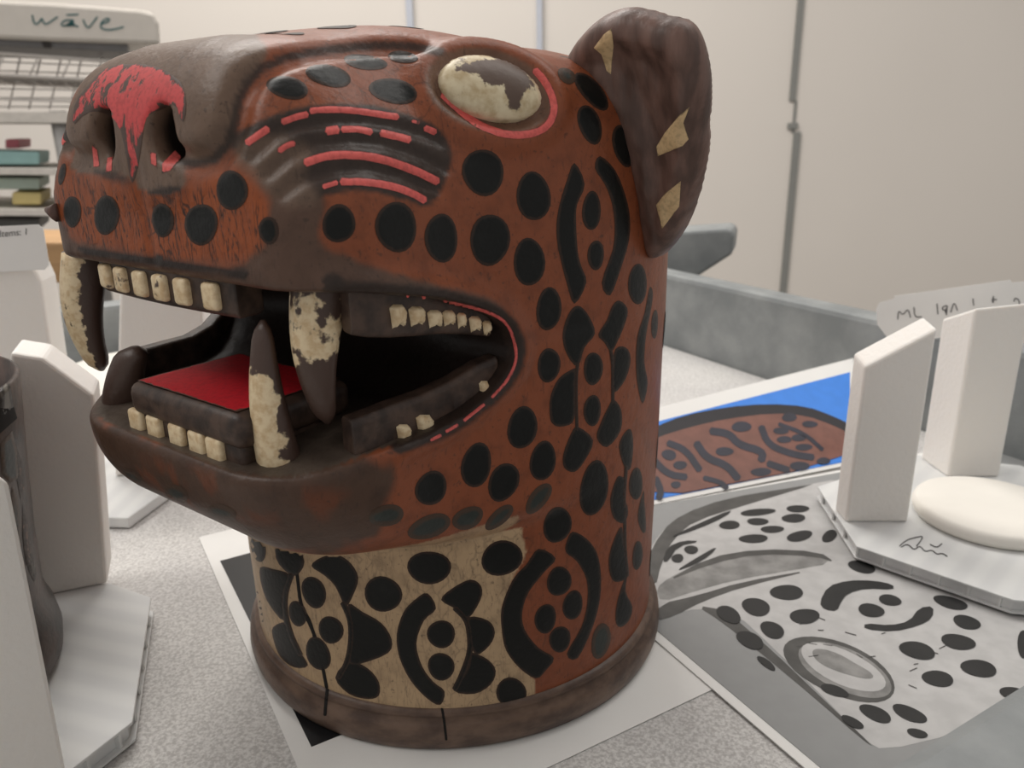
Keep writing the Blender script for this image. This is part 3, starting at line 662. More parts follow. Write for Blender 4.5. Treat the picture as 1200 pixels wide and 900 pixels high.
# cheek gums and molars
def side_path(pxs, inn):
    P = [trace(p) for p in pxs]; return [inset(p, -inn) for p in P]
for s in (1, -1):
    P = side_path([(414, 352), (440, 352), (470, 353), (500, 355), (530, 359), (560, 366), (584, 378)], 3.0)
    pth = [(p[0], s*p[1]) for p in P]; zt = [p[2]+5 for p in P]; zb = [p[2]-b for p, b in zip(P, (8.5, 9, 9, 8.5, 7.5, 6.5, 4.5))]
    if s < 0: pth, zt, zb = pth[::-1], zt[::-1], zb[::-1]
    g = gum('upper_cheek_gum', pth, zb, zt, 6)
    P = side_path([(421, 531), (450, 521), (480, 508), (510, 494), (540, 476), (570, 455), (592, 434)], 3.2)
    pth = [(p[0], s*p[1]) for p in P]; zb = [p[2]-5 for p in P]; zt = [p[2]+b for p, b in zip(P, (6.8, 7, 7, 6.5, 6, 5, 3))]
    if s < 0: pth, zt, zb = pth[::-1], zt[::-1], zb[::-1]
    g2 = gum('lower_cheek_gum', pth, zb, zt, 6)
def gumbvh(o):
    me = o.data; return BVHTree.FromPolygons([v.co for v in me.vertices], [tuple(p.vertices) for p in me.polygons])
gums = [q for q in VES.children if q.name.startswith(('upper_cheek_gum', 'lower_cheek_gum'))]
near = {k: next(q for q in gums if q.name.split('.')[0] == k and to_local(np.array(q.data.vertices[0].co))[1] > 0) for k in ('upper_cheek_gum', 'lower_cheek_gum')}
ub, lb = gumbvh(near['upper_cheek_gum']), gumbvh(near['lower_cheek_gum'])
def molar(cx, cy, w, h, b):
    w *= 1.0; h *= 1.2
    p = [(cx-w, cy-h*.7), (cx-w*.5, cy-h), (cx+w*.6, cy-h), (cx+w, cy-h*.5), (cx+w*.9, cy+h*.8), (cx+.2*w, cy+h*.55), (cx-w*.6, cy+h)]
    decal('molar_tooth', p, M_TOOTH, bvh=b, off=.0004, bulge=.0012, bw=5, step=2.2, extra=lambda P: np.full(len(P), .12), mirror='hidden')
for a in ((465, 371, 9, 12), (487, 371, 9, 10), (508, 374, 8, 9), (525, 373, 7, 8), (540, 376, 5, 8), (556, 380, 7, 8), (570, 384, 5, 7)): molar(*a, ub)
for a in ((472, 508, 8, 9), (497, 498, 10, 10), (567, 457, 6, 9)): molar(*a, lb)
# far lip nub
tube('whisker_nub', [to_world(np.array(trace((68, 249)))), to_world(np.array(trace((68, 249)))+np.array([1.0, -4.0, .6]))], [.0026, .0008], M_EAR, VES, 10)
# wood chips on the crown
# ------------------------------------------------------------------ tray, liner, prints
E1 = np.array([.50, -.866, 0]); E2 = np.array([.866, .50, 0]); Z3 = np.array([0, 0, 1.0])
A0 = ground((233, 630))
def tc(a, b, z=0.0): return A0*np.array([1, 1, 0])+a*E1+b*E2+z*Z3     # tray coordinates in metres
A_MIN, A_MAX, B_MIN, B_MAX, WH, WT = -.285, .294, -.42, .412, .062, .022
TR = thing('utility_tray', 'grey moulded plastic cart tray with raised walls holding everything', 'tray', tc((A_MIN+A_MAX)/2, (B_MIN+B_MAX)/2, -.012))
def tbox(name, a0, a1, b0, b1, z0, z1, mat, parent, bev=.004):
    return box(name, tc((a0+a1)/2, (b0+b1)/2, (z0+z1)/2), E1*(a1-a0)/2, E2*(b1-b0)/2, Z3*(z1-z0)/2, mat, parent, bev)
tbox('tray_floor', A_MIN-WT, A_MAX+WT, B_MIN-WT, B_MAX+WT, -.012, -.005, M_TRAY, TR, .001)
tbox('tray_wall', A_MIN-WT, A_MAX+WT, B_MAX, B_MAX+WT, -.005, WH, M_TRAY, TR)
tbox('tray_wall', A_MIN-WT, A_MAX+WT, B_MIN-WT, B_MIN, -.005, WH, M_TRAY, TR)
tbox('tray_wall', A_MIN-WT, A_MIN, B_MIN, B_MAX, -.005, WH, M_TRAY, TR)
tbox('tray_wall', A_MAX, A_MAX+WT, B_MIN, B_MAX, -.005, WH, M_TRAY, TR)
lin_o = tag(tbox('foam_liner', A_MIN+.001, A_MAX-.001, B_MIN+.001, B_MAX-.001, -.0049, -.0003, M_LINER, None, .0005), 'speckled light grey foam sheet lining the tray floor', 'foam sheet')
# the tray's handle bracket beyond the far wall
hp = [(770, 273), (850, 268), (858, 270), (860, 277), (858, 298), (816, 325), (770, 316)]
q0 = at_y((820, 300), .46); nrm = np.array([-.35, -1, .0]); nrm /= np.linalg.norm(nrm)
f_ = [on_plane(p, q0, nrm) for p in hp]; prism('handle_bracket', f_, [p-nrm*.05 for p in f_], M_TRAY, TR, .003)

def flat(name, poly, z, mat, parent, basez=None, soft=0):
    p = chaikin(poly, soft) if soft else np.asarray(poly, float)
    v = [ground(q, z) for q in p]; return mesh_obj(name, v, [tuple(range(len(v)))[::-1]], mat, parent, smooth=False)
def sheet(name, corners, z, th, mat, parent):
    b = [np.array([c[0], c[1], z]) for c in corners]; return prism(name, b, [q+Z3*th for q in b], mat, parent, 0)
def ink(name, c, var=.1, rough=.45): return simple(name, lin(*c), rough, var, 120)
# white page under the vessel
PG = thing('printed_page', 'white page with a black printed picture lying under the jaguar vessel', 'paper', tc(.1, .12, 0))
sheet('page', [tc(0, 0), tc(.206, 0), tc(.206, .272), tc(0, .272)], 0, .0002, M_PAPER, PG)
mid = ground((258, 658)); e = ground((365, 876))-mid; L_ = np.linalg.norm(e); e /= L_; e2 = np.array([-e[1], e[0], 0])
pc = [mid, mid+e*L_, mid+e*L_+e2*.1, mid+e2*.1]
sheet('printed_black_picture', pc, .0002, .00012, ink('black_print', (30, 30, 32), .1, .35), PG)

# greyscale photo print
K = np.array([.0255, .0685, 0]); dl = np.array([.469, -.883, 0]); dt = np.array([.95, .313, 0])
BW = thing('greyscale_photo_print', 'black and white photo print of the spotted vessel half under the right stand', 'photo print', K+.1*dl+.12*dt)
Z0 = .0006
sheet('print_sheet', [K, K+dl*.212, K+dl*.212+dt*.30, K+dt*.30], Z0-.0002, .0004, M_PAPER, BW)
zb = Z0+.0004
def quad_in(K, dl, dt, l0, l1, t0, t1): return [K+dl*a+dt*b for a, b in ((l0, t0), (l1, t0), (l1, t1), (l0, t1))]
sheet('grey_picture', quad_in(K, dl, dt, .006, .206, .004, .294), Z0+.0002, .0002, ink('grey_print', (150, 151, 151), .05), BW)
M_PENCIL = ink('soft_pencil', (120, 118, 118)); G_L, G_M, G_D, G_K = ink('light_grey_print', (192, 191, 190), .14), ink('mid_grey_print', (150, 149, 147), .4), ink('dark_grey_print', (88, 87, 85), .3), ink('black_grey_print', (42, 42, 42), .25)
zc = [zb+.00004*i for i in range(1, 9)]
flat('printed_head', [(745, 720), (752, 660), (775, 622), (800, 602), (850, 584), (930, 571), (990, 560), (1100, 600), (1330, 690), (1330, 760), (1200, 826), (1120, 860), (1035, 880), (1015, 868), (960, 812), (905, 758), (862, 718), (820, 712), (780, 722)], zc[0], G_L, BW, soft=1)
flat('printed_shadow', [(752, 668), (775, 622), (800, 602), (850, 584), (930, 571), (960, 566), (880, 590), (815, 610), (790, 630), (775, 660), (768, 690)], zc[1], G_D, BW, soft=1)
flat('printed_shadow', [(815, 709), (850, 715), (905, 762), (960, 815), (1025, 876), (1012, 868), (955, 818), (890, 764), (845, 728)], zc[1], G_D, BW, soft=1)
flat('printed_ear', [(768, 690), (785, 676), (830, 655), (890, 646), (955, 648), (976, 660), (930, 668), (860, 680), (810, 694), (775, 706)], zc[1], G_M, BW, soft=1)
flat('printed_ear_edge', [(775, 684), (830, 653), (890, 643), (960, 646), (980, 660), (956, 652), (890, 649), (835, 660)], zc[2], G_D, BW, soft=1)
flat('printed_ear_edge', [(772, 708), (820, 697), (868, 682), (960, 666), (870, 688), (825, 704), (790, 722), (768, 728)], zc[2], G_D, BW, soft=1)
for s in [(922, 694, 19, 9), (886, 711, 17, 10, 10), (943, 722, 17, 9), (854, 720, 15, 9, 25), (905, 738, 15, 9, 20), (879, 750, 17, 9, 28), (1010, 664, 16, 7, 15), (1043, 703, 14, 6, 10), (1021, 715, 15, 8, 10), (1114, 706, 20, 7, 15), (1133, 729, 16, 8, 15), (1075, 762, 21, 10, 12), (1123, 752, 20, 9, 12), (1099, 795, 19, 9, 12), (1147, 783, 21, 10, 12), (1187, 812, 16, 7, 10), (898, 777, 13, 4, 38), (978, 809, 17, 6, 20), (1026, 836, 20, 8, 22), (1066, 836, 21, 8, 22), (999, 846, 15, 5, 28), (1075, 859, 12, 5, 15), (794, 654, 7, 5), (810, 644, 8, 5), (888, 600, 20, 4, -5), (935, 596, 14, 4), (930, 607, 14, 5), (888, 611, 13, 4), (905, 620, 14, 4), (883, 631, 17, 5), (937, 628, 15, 6, -10), (855, 615, 12, 5), (972, 628, 10, 6, -30), (1200, 755, 8, 16)]:
    flat('printed_spot', ell(*s, wob=.04), zc[6], G_K, BW)
for p in ([(960, 706), (970, 687), (993, 680), (1024, 680), (1047, 685), (1047, 691), (1016, 689), (993, 695), (985, 706), (981, 716), (966, 714)], [(1013, 730), (1043, 733), (1066, 728), (1077, 712), (1094, 710), (1093, 724), (1077, 733), (1047, 740), (1013, 737)], [(776, 659), (782, 641), (801, 633), (822, 634), (794, 640), (784, 657)], [(790, 670), (817, 653), (842, 639), (832, 651), (813, 662)], [(780, 632), (817, 614), (859, 596), (851, 605), (817, 620)]):
    flat('printed_arc', chaikin(p, 1), zc[6], G_K, BW)
flat('printed_eye', ell(984, 784, 70, 30, 24, 30, .02), zc[2], G_D, BW); flat('printed_eye', ell(990, 785, 60, 24, 24, 30, .02), zc[3], G_M, BW); flat('printed_eye', ell(988, 782, 53, 20, 24, 30, .02), zc[4], G_L, BW); flat('printed_eye_stain', ell(985, 778, 36, 10, 20, 30, .12), zc[5], G_M, BW)
for k in range(34):
    t = rng.random(); px_, py_ = 900+290*t+rng.uniform(-40, 30), 700+130*t*rng.random()+rng.uniform(0, 60)
    if poly_sd([(px_, py_)], [(860, 700), (1190, 745), (1190, 815), (1030, 860)])[0] > -8: continue
    flat('printed_scratch', stroke([(px_, py_), (px_+rng.uniform(5, 13), py_+rng.uniform(-4, 5))], .9), zc[5], G_D, BW)
# colour photo print with a blue ground
bn = np.array([.45*.313, -.45*.95, 1.0]); bn /= np.linalg.norm(bn); bq = ground((768, 588), .0016)
def tilt(poly, lift, soft=0): return [on_plane(q, bq+bn*lift, bn) for q in (chaikin(poly, soft) if soft else poly)]
def flat(name, poly, z, mat, parent, soft=0):
    v = tilt(poly, z-.0013, soft); return mesh_obj(name, v, [tuple(range(len(v)))[::-1]], mat, parent, smooth=False)
BL = thing('colour_photo_print', 'colour photo print of the spotted vessel on a bright blue ground', 'photo print', ground((880, 500)))
sq = tilt([(735, 487), (1000, 420), (1000, 544), (735, 598)], 0.0); prism('print_sheet', sq, [p+bn*.0003 for p in sq], M_PAPER, BL, 0)
flat('blue_picture', [(735, 503), (996, 436), (996, 540), (735, 592)], .0018, ink('blue_print', (62, 136, 232), .08), BL)
flat('printed_vessel_edge', [(735, 520), (768, 500), (800, 487), (850, 477), (900, 473), (945, 476), (975, 487), (996, 497), (996, 540), (735, 591)], .00195, ink('brown_black_print', (34, 30, 36), .2), BL, soft=1)
flat('printed_vessel', [(735, 530), (768, 513), (810, 500), (850, 491), (905, 484), (945, 487), (975, 498), (994, 507), (994, 540), (735, 590)], .0021, ink('brown_print', (128, 84, 72), .2), BL, soft=1)
G_B = ink('blue_black_print', (46, 46, 60), .3)
for s in [(784, 533, 9, 6, 10), (797, 545, 8, 5), (869, 500, 12, 6), (849, 529, 11, 5), (915, 505, 9, 4), (936, 513, 9, 4), (919, 515, 9, 4), (942, 524, 10, 4), (892, 553, 12, 5), (792, 568, 6, 4), (925, 489, 9, 5), (949, 497, 9, 4), (937, 546, 12, 5), (965, 540, 8, 4)]: flat('printed_spot', ell(*s), .00225, G_B, BL)
for p, w in (([(767, 540), (783, 556), (804, 559)], 8), ([(783, 519), (804, 527), (820, 551)], 8), ([(816, 519), (828, 537), (852, 545), (865, 561)], 9), ([(833, 505), (855, 508), (865, 521), (895, 529), (892, 540)], 9), ([(892, 500), (900, 521), (927, 532), (953, 536)], 8), ([(900, 543), (924, 551)], 8), ([(913, 497), (943, 508), (964, 527)], 5), ([(825, 560), (845, 565), (852, 572)], 6), ([(768, 560), (775, 575), (772, 584)], 8)):
    flat('printed_arc', stroke(p, w), .00225, G_B, BL)

def flat(name, poly, z, mat, parent):
    v = [ground(q, z) for q in np.asarray(poly, float)]; return mesh_obj(name, v, [tuple(range(len(v)))[::-1]], mat, parent, smooth=False)
qb = [p-bn*.0004 for p in tilt([(760, 488), (992, 428), (992, 541), (760, 589)], 0.0)]; prism('foam_backing', [np.array([p[0], p[1], 0.0]) for p in qb], qb, M_FOAM, BL, 0)
# ------------------------------------------------------------------ foam stands
def fluted(parent, pts, z0, z1, fdir, pitch=.011):
    fd_ = np.asarray(fdir, float)/np.linalg.norm(fdir); M_BOARD = m_board((-fd_[1], fd_[0], 0), pitch)
    ctr = np.mean([np.array([p[0], p[1], 0]) for p in pts], axis=0); cb = [ctr+(np.array([p[0], p[1], 0])-ctr)*.975+Z3*(z0+.0009) for p in pts]; prism('board_core', cb, [p+Z3*(z1-z0-.002) for p in cb], M_BOARD, parent, 0)
    """twin-wall board: two skins with webs running along fdir"""
    pts = [np.array([p[0], p[1], 0]) for p in pts]
    b = [p+Z3*(z1-.0011) for p in pts]; prism('board_skin', b, [p+Z3*.0011 for p in b], M_BOARD, parent, .0003)
    b = [p+Z3*z0 for p in pts]; prism('board_skin', b, [p+Z3*.0009 for p in b], M_BOARD, parent, .0003)
    fdir = fdir/np.linalg.norm(fdir); sd = np.array([-fdir[1], fdir[0], 0]); P2 = np.array([[p@sd, p@fdir] for p in pts])
    s0, s1 = P2[:, 0].min(), P2[:, 0].max(); k = s0+.0015
    while k < s1-.001:
        ts = []
        for a, c in zip(P2, np.roll(P2, -1, 0)):
            if (a[0]-k)*(c[0]-k) < 0: ts.append(a[1]+(c[1]-a[1])*(k-a[0])/(c[0]-a[0]))
        if len(ts) >= 2:
            lo, hi = min(ts)+.0006, max(ts)-.0006
            if hi-lo > .002: box('flute_web', sd*k+fdir*(lo+hi)/2+Z3*((z0+z1)/2), sd*.00045, fdir*(hi-lo)/2, Z3*((z1-z0)/2-.0009), M_BOARD, parent, 0)
        k += pitch
def height_at(px, p):
    """height where the sight line of px passes over ground point p"""
    d = ray(px); h = np.array([d[0], d[1]]); t = ((p[:2]-CAM[:2])@h)/(h@h); return CAM[2]+t*d[2]
def post(name, foot_px, top_px, zb, parent, lean=(0, 0)):
    """four sided foam post: three visible foot corners and the pixels of their tops"""
    a, b, c = [ground(p, zb) for p in foot_px]; dd = a+c-b; foot = [a, b, c, dd]; h = [height_at(p, q) for p, q in zip(top_px, (a, b, c))]; h.append(h[0]+h[2]-h[1] if len(top_px) == 3 else height_at(top_px[3], dd))
    top = [np.array([p[0]+lean[0], p[1]+lean[1], z_]) for p, z_ in zip(foot, h)]
    return prism(name, foot, top, M_FOAM, parent, .0012)
RS = thing('foam_post_stand', 'empty white stand with two foam posts and a round pad at right', 'stand', ground((1130, 600), .002))
BZ0, BZ1 = .0022, .0085
rp = [ground(p, BZ1) for p in ((958, 570), (1004, 640), (1188, 703))]; fe = rp[2]-rp[1]; fe /= np.linalg.norm(fe); bk = np.array([-fe[1], fe[0], 0]); bk = bk if bk[1] > 0 else -bk
q3 = rp[2]+fe*.03+bk*.02; q4 = q3+bk*.10; q5 = ground((1195, 545), BZ1); q6 = ground((1072, 533), BZ1)
fluted(RS, [rp[0], rp[1], rp[2], q3, q4, q5, q6], BZ0, BZ1, bk)
post('foam_post', [(978, 597), (991, 612), (1064, 612)], [(977, 412), (996, 428), (1075, 383)], BZ1, RS)
post('foam_post', [(1079, 537), (1110, 559), (1171, 559)], [(1104, 374), (1123, 360), (1192, 353)], BZ1, RS)
dc_ = ground((1160, 606), BZ1); dr = np.linalg.norm(dc_-ground((1067, 590), BZ1))
lathe('round_pad', [(dr-.004, 0), (dr-.0008, .0008), (dr, .0035), (dr-.001, .006), (dr-.003, .0068), (dr*.5, .0069), (.002, .0069)], dc_, M_DISC, RS)
for p in ([(1054, 640), (1062, 633), (1072, 630), (1082, 628), (1079, 634), (1074, 640)], [(1056, 641), (1064, 637), (1071, 645), (1078, 639), (1084, 647), (1092, 644), (1098, 650), (1104, 648), (1110, 652)], [(1090, 638), (1098, 642), (1104, 637)]):
    flat('pencil_note', stroke(p, 1.4), BZ1+.0001, M_INK, RS)
# tag behind the right posts
tq = ground((1120, 545), .008)*.985; tp0 = ground((1140, 540), BZ1)+np.array([.012, .012, 0])
tn = np.array([-.45, -1.0, .12]); tn /= np.linalg.norm(tn)
TG2 = thing('paper_tag', 'white paper tag with pencilled number leaning behind the right foam posts', 'tag', tp0)
tpoly = [(1027, 362), (1030, 355), (1038, 353), (1048, 350), (1048, 347), (1184, 328), (1186, 331), (1230, 328), (1230, 378), (1150, 385), (1077, 401), (1040, 396), (1028, 380)]
fr_ = [on_plane(p, tp0, tn) for p in tpoly]; prism('tag_sheet', fr_, [p-tn*.0006 for p in fr_], M_PAPER, TG2, 0)
def write(strokes, w, p0, n, mat, parent, name):
    for s in strokes:
        r = stroke(s, w); v = [on_plane(q, p0, n)+n*.0004 for q in r]; mesh_obj(name, v, [tuple(range(len(v)))], mat, parent, smooth=False)
write([[(1052, 374), (1053, 363), (1058, 370), (1064, 361), (1067, 372)], [(1071, 360), (1072, 372), (1080, 371)], [(1098, 356), (1099, 368)], [(1109, 358), (1104, 360), (1105, 364), (1110, 362), (1110, 356), (1109, 369)], [(1114, 366), (1118, 353), (1122, 364)], [(1140, 350), (1141, 358)], [(1164, 347), (1164, 356), (1162, 351), (1168, 351)], [(1188, 353), (1189, 349), (1194, 351), (1195, 358), (1190, 362)]], 1.4, tp0, tn, M_PENCIL, TG2, 'pencilled_mark')

# left stand with the second vessel
LS = thing('foam_post_stand', 'white foam stand on fluted board at left holding a second vessel', 'stand', ground((80, 800), .0))
lz = .008
lpts = [ground(p, lz) for p in ((128, 683), (177, 700), (155, 846), (88, 898))]
d1 = lpts[3]-lpts[2]; d1 /= np.linalg.norm(d1); d0 = np.array([-.866, -.5, 0])
far = lpts[0]+np.array([-.16, -.02, 0])
fluted(LS, [lpts[0], lpts[1], lpts[2], lpts[2]+d1*.05, lpts[2]+d1*.05+np.array([-.10, .02, 0]), far+np.array([-.02, -.03, 0]), far], .0006, lz, np.array([1, -.32, 0]), .011)
# rear post: sloping top
g0 = ground((126, 684), lz); pn = np.array([.36, -.93, 0]); pn /= np.linalg.norm(pn)
fr_ = [on_plane(p, g0, pn) for p in ((24, 700), (12, 413), (30, 416), (50, 419), (110, 463), (126, 684), (60, 715))]
fr_[0] = np.array([fr_[0][0], fr_[0][1], lz]); fr_[-1] = np.array([*on_plane((60, 700), g0, pn)[:2], lz]); fr_[-2][2] = lz
prism('foam_post', fr_, [p-pn*.022 for p in fr_], M_FOAM, LS, .0012)
# near wedge of foam
g1 = ground((78, 925), lz); pn2 = np.array([.75, -.66, 0]); pn2 /= np.linalg.norm(pn2)
fr_ = [on_plane(p, g1, pn2) for p in ((-90, 552), (0, 560), (11, 566), (76, 892), (82, 925), (-90, 960))]
for i in (-1, -2): fr_[i][2] = lz
prism('foam_post', fr_, [p-pn2*.02 for p in fr_], M_FOAM, LS, .0012)
# second vessel: plain flaring beaker with painted bands
T0 = ground((61, 712), .022); vd = T0[:2]-CAM[:2]; vd /= np.linalg.norm(vd); KR = .050
KC = np.array([T0[0]-vd[1]*KR, T0[1]+vd[0]*KR, lz+.0005])
M_KERO = simple('dark_painted_beaker', lin(78, 60, 52), .4, scale=90, c2=lin(34, 29, 28), bump=.3)
KV = thing('painted_beaker', 'dark painted wooden beaker cut off at the left edge between foam posts', 'vessel', KC)
prof = [(.002, 0), (.047, 0), (.0515, .003), (.0525, .010), (.0515, .017), (.0500, .021), (.0492, .026), (.0505, .06), (.0530, .10), (.0560, .140), (.0545, .141), (.050, .10), (.047, .03), (.002, .03)]
hk = (height_at((6, 432), T0)-KC[2])/.141; prof = [(r_, z_ if z_ < .027 else .026+(z_-.026)*(hk*.141-.026)/.115) for r_, z_ in prof]
ko = lathe('beaker_body', prof, KC, M_KERO, KV, 72, cap=False)
def kdec(name, poly, mat):
    me = ko.data; b = BVHTree.FromPolygons([v.co for v in me.vertices], [tuple(p.vertices) for p in me.polygons])
    return decal(name, poly, mat, parent=KV, bvh=b, mirror=None, off=.0003, step=3)
M_KP = m_inlay('pink_inlay', lin(150, 118, 104), lin(60, 50, 46)); M_KB = m_inlay('blue_black_inlay', lin(62, 68, 68), lin(90, 76, 66)); M_KG = m_inlay('grey_band_inlay', lin(120, 116, 108), lin(48, 42, 38))
kdec('painted_band', [(-5, 478), (16, 476), (20, 490), (0, 508), (-5, 508)], M_CRACK)
kdec('painted_band', [(0, 440), (10, 440), (16, 478), (0, 492)], M_KG)
kdec('painted_motif', [(14, 570), (21, 585), (24, 615), (22, 660), (17, 640), (12, 600)], M_KB)
kdec('painted_motif', [(26, 590), (32, 612), (37, 650), (38, 672), (30, 660), (26, 625)], M_KP)
kdec('painted_motif', [(30, 640), (38, 650), (43, 672), (40, 682), (33, 668)], M_KG)
kdec('painted_motif', [(18, 520), (25, 540), (28, 570), (24, 585), (19, 560)], M_KP)
kdec('painted_motif', [(0, 520), (14, 505), (20, 530), (22, 560), (12, 566), (2, 556)], M_KB)
def clampt(p):
    r = p-A0*np.array([1, 1, 0]); a = max(r@E1, A_MIN+.006); b = max(r@E2, B_MIN+.006); q = tc(a, b, p[2]); return q
# more stand pieces behind, at the far left
BS = thing('foam_post_stand', 'far white foam stand with a round pad behind the left edge', 'stand', ground((120, 590), .002))
g2 = ground((60, 560), .006); pb = np.array([.18, -1, 0]); pb /= np.linalg.norm(pb)
fr_ = [on_plane(p, g2, pb) for p in ((-60, 300), (-10, 290), (32, 295), (48, 330), (63, 430), (75, 560), (-60, 575))]
for i in (-1, -2): fr_[i][2] = .0062
prism('foam_post', fr_, [p-pb*.022 for p in fr_], M_FOAM, BS, .0015)
bp_ = [clampt(ground(p, .006)) for p in ((-80, 600), (150, 607), (215, 560), (215, 470), (60, 440), (-80, 450))]
prism('board_skin', [p*np.array([1, 1, 0])+Z3*.0004 for p in bp_], bp_, M_BOARD, BS, .0006)
fr_ = [on_plane(p, ground((180, 555), .006), pb) for p in ((140, 338), (236, 332), (250, 555), (135, 562))]
for i in (-1, -2): fr_[i][2] = .0062
prism('foam_post', fr_, [p-pb*.022 for p in fr_], M_FOAM, BS, .0015)
fp = ground((185, 480), .006); lathe('round_pad', [(.058, 0), (.0605, .002), (.061, .02), (.059, .024), (.002, .0242)], np.array([fp[0]-.01, fp[1]+.02, .0062]), M_DISC, BS)
IT = thing('paper_tag', 'white paper tag reading items on the far left foam post', 'tag', on_plane((20, 360), g2+pb*.002, pb))
tpl = g2+pb*.0012
fr_ = [on_plane(p, tpl, pb) for p in ((-60, 268), (45, 263), (51, 268), (58, 310), (53, 316), (30, 317), (-60, 322))]
prism('tag_sheet', fr_, [p+pb*.0004 for p in fr_], M_PAPER, IT, 0)
cu = bpy.data.curves.new('printed_text', 'FONT'); cu.body = 'Items: 1'; cu.size = 1.0
to = bpy.data.objects.new('printed_text', cu); COL.objects.link(to)
bpy.context.view_layer.update(); dg = bpy.context.evaluated_depsgraph_get(); tm = bpy.data.meshes.new_from_object(to.evaluated_get(dg)); bpy.data.objects.remove(to)
pa, pb1, pc1 = [on_plane(p, tpl+pb*.0006, pb) for p in ((-1, 278), (31, 275), (-1, 270))]
w_ = max(v.co.x for v in tm.vertices); ux = (pb1-pa)/w_; uy = (pc1-pa)/.72
vv = [pa+ux*v.co.x+uy*v.co.y for v in tm.vertices]; mesh_obj('printed_text', vv, [tuple(p.vertices) for p in tm.polygons], M_INK, IT, False)

# ------------------------------------------------------------------ room behind
YW = 2.3
def at(px, Y=YW): return at_y(px, Y)
wl, wr = -4.0, 4.0
tag(box('wall_back', (0, YW+.05, .9), (4, 0, 0), (0, .05, 0), (0, 0, 1.75), M_WALL, None, 0), kind='structure')
M_FLOOR = simple('grey_floor', lin(150, 146, 140), .6, .08, 3)
tag(box('floor', (0, .6, -.875), (4, 0, 0), (0, 2.2, 0), (0, 0, .025), M_FLOOR, None, 0), kind='structure')
def wall_strip(n, pa, pb_, w, mat=M_STRIP, dp=.008):
    a, b = at(pa, YW-dp/2), at(pb_, YW-dp/2); c = (a+b)/2; hz = abs(a[2]-b[2])/2
    return tag(box('trim_%d' % n, c, (w/2, 0, 0), (0, dp/2, 0), (0, 0, hz), mat, None, .001), kind='structure')
pxm = 2.6/FPX
wall_strip(1, (936, -60), (936, 118), 7*pxm); wall_strip(2, (931, 118), (931, 155), 3*pxm, dp=.005); wall_strip(3, (922, 155), (922, 420), 8*pxm)
wall_strip(4, (929, 144), (929, 151), 11*pxm, dp=.01)
M_RAIL = simple('pale_metal_rail', lin(196, 200, 210), .3, .05)
wall_strip(5, (632, -60), (632, 120), 6*pxm, M_RAIL, .02); wall_strip(6, (481, -60), (481, 120), 7*pxm, M_RAIL, .02)

# wire shelving with the boxed unit
SY = 1.25; S0 = at((190, 60), SY); sx = np.array([-math.cos(.40), -math.sin(.40), 0]); sy = np.array([-sx[1], sx[0], 0]); sy = sy if sy[1] > 0 else -sy; sn = -sy
def sp(px, off=0.0): return on_plane(px, S0+sn*off, sn)
M_WIRE = simple('chrome_wire', lin(198, 192, 186), .3, .05, spec=.6); M_GREYM = simple('grey_metal', lin(150, 148, 146), .45, .1)
SH = thing('wire_shelf', 'chrome wire shelving unit against the wall at upper left', 'shelf', np.array([S0[0], S0[1], -.85]))
def rod(px0, px1, r=.003, ext=.35):
    a, b = sp(px0), sp(px1); d = a-b; d /= np.linalg.norm(d); tube('shelf_rod', [a+d*ext, b-d*.02], r, M_WIRE, SH, 8)
rod((0, 63), (186, 76)); rod((0, 88), (186, 98)); rod((0, 116), (186, 122), .002)
sa, sb = sp((0, 88)), sp((186, 98)); dS = (sb-sa); lS = np.linalg.norm(dS); dS /= lS
for k in range(-9, 12):
    p = sa+dS*(k*lS/9.0); tube('deck_wire', [p, p+sy*.36], .0016, M_WIRE, SH, 6)
for k in range(1, 7): tube('deck_wire', [sa-dS*.35+sy*.055*k, sb+dS*.02+sy*.055*k], .0018, M_WIRE, SH, 6)
for k in range(6):
    a_, b_ = sp((-60, 70+11*k), -.08), sp((186, 80+9*k), -.08); tube('net_wire', [a_, b_], .0013, M_WIRE, SH, 6)
for k in range(-3, 9):
    a_, b_ = sp((24*k, 66), -.08), sp((24*k-14, 128), -.08); tube('net_wire', [a_, b_], .0013, M_WIRE, SH, 6)
for k in range(8):
    u = sa+dS*(k*lS/5.0-.25); w_ = sp((0, 63))-sa; tube('truss_wire', [u, u+w_*.9+dS*.012], .0016, M_WIRE, SH, 6)
for px_, bk_ in ((66, .02), (176, .02), (66, .33), (176, .33), (-220, .02), (-220, .33)):
    t_ = sp((px_, 130))+sy*bk_; tube('shelf_post', [t_, np.array([t_[0], t_[1], -.849])], .014, M_GREYM, SH, 16)
for n_, (ya, yb) in enumerate(((130, 143), (196, 204), (244, 252))):
    a, b = sp((-140, ya)), sp((186, ya+2)); c, d = sp((-140, yb)), sp((186, yb+2))
    prism('shelf_board', [a, b, d, c], [q+sy*.3 for q in (a, b, d, c)], simple('pale_shelf_board', lin(214, 208, 200), .6), SH, .001)
UN = thing('boxed_unit', 'cream plastic unit with dark green script lettering on the wire shelf', 'appliance', sp((100, 60)))
M_UNIT = simple('cream_plastic', lin(198, 192, 184), .4, .04); M_UD = simple('grey_unit_base', lin(128, 127, 128), .5, .1)
fr_ = [sp(p, .02) for p in ((-160, 38), (-160, -8), (60, 3), (165, 11), (180, 15), (186, 26), (188, 52), (60, 48))]
o = prism('casing', fr_, [q+sy*.28 for q in fr_], M_UNIT, UN, .006)
fr_ = [sp(p, .005) for p in ((-160, 40), (60, 47), (150, 51), (150, 61), (60, 56), (-160, 48))]
prism('unit_base', fr_, [q+sy*.25 for q in fr_], M_UD, UN, .003)
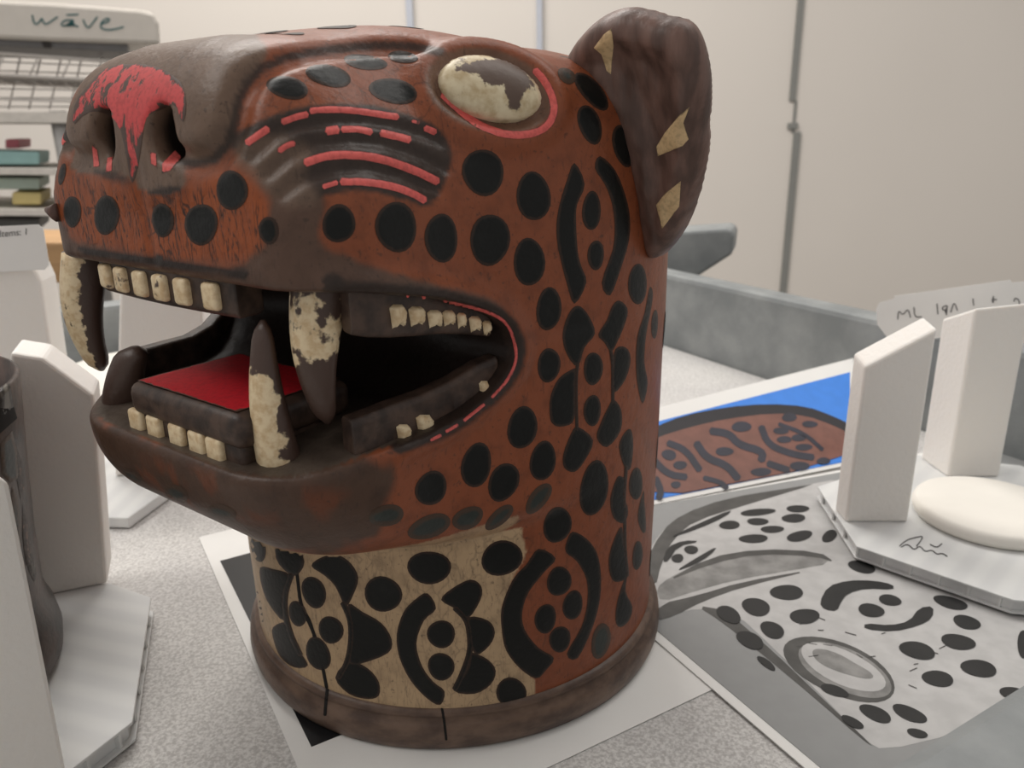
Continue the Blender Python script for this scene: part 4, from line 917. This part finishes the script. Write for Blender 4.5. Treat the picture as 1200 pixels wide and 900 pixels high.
cq = sp((55, 52), .005); box('base_screw', cq, dS*.006, sn*.004, Z3*.006, simple('dark_screw', lin(60, 56, 54), .5), UN, .001)
M_LOGO = simple('dark_green_lettering', lin(46, 96, 98), .5)
sc_ = lambda L: [(x_/5.4545, y_/5.4545) for x_, y_ in L]
write([sc_(s) for s in ([(206, 96), (214, 140), (232, 158), (252, 140), (268, 112), (280, 150), (300, 155), (335, 130), (368, 108)], [(452, 128), (412, 130), (388, 155), (405, 168), (440, 155), (468, 118), (466, 155), (500, 172)], [(425, 96), (500, 92)], [(532, 125), (545, 160), (565, 182), (590, 150), (622, 108)], [(650, 152), (690, 140), (704, 122), (680, 116), (645, 145), (642, 178), (680, 192), (730, 188), (790, 172)])], 1.9, sp((100, 30), .0206), sn, M_LOGO, UN, 'logo_letter')
def goods(name, label, cat, poly, col, dep=.16, setb=-.03, group=None):
    fr_ = [sp(p, setb) for p in poly]; o = prism(name, fr_, [q+sy*dep for q in fr_], simple(name+'_finish', lin(*col), .55, .08), None, .003)
    return tag(o, label, cat, group)
goods('storage_box', 'pale teal storage box on the middle shelf behind the jaguar', 'box', [(-30, 176), (46, 178), (46, 193), (-30, 193)], (150, 186, 184))
goods('storage_box', 'small pink box standing on the teal box by the shelf post', 'box', [(6, 163), (22, 163), (22, 174), (6, 174)], (196, 110, 120), setb=-.05)
goods('storage_box', 'pale green flat box on the lower shelf behind the jaguar', 'box', [(-30, 208), (46, 209), (46, 222), (-30, 222)], (186, 202, 190))
goods('storage_box', 'yellow flat box on the lower shelf beside a dark tray', 'box', [(14, 225), (48, 226), (48, 240), (14, 240)], (206, 188, 128), setb=-.025)
goods('storage_box', 'dark flat tray on the lower shelf near the left edge', 'box', [(-10, 256), (46, 257), (46, 270), (-10, 270)], (92, 92, 90))
wp = [at_y(p, .52) for p in ((-140, 282), (150, 285), (150, 330), (-140, 336))]
WB = tag(prism('wooden_board', wp, [q+np.array([0, .10, 0]) for q in wp], simple('pale_wood', lin(196, 156, 112), .6, .2, 25, stretch=(.3, 1, 6)), None, .002), 'pale wooden board edge behind the tray at far left', 'board')
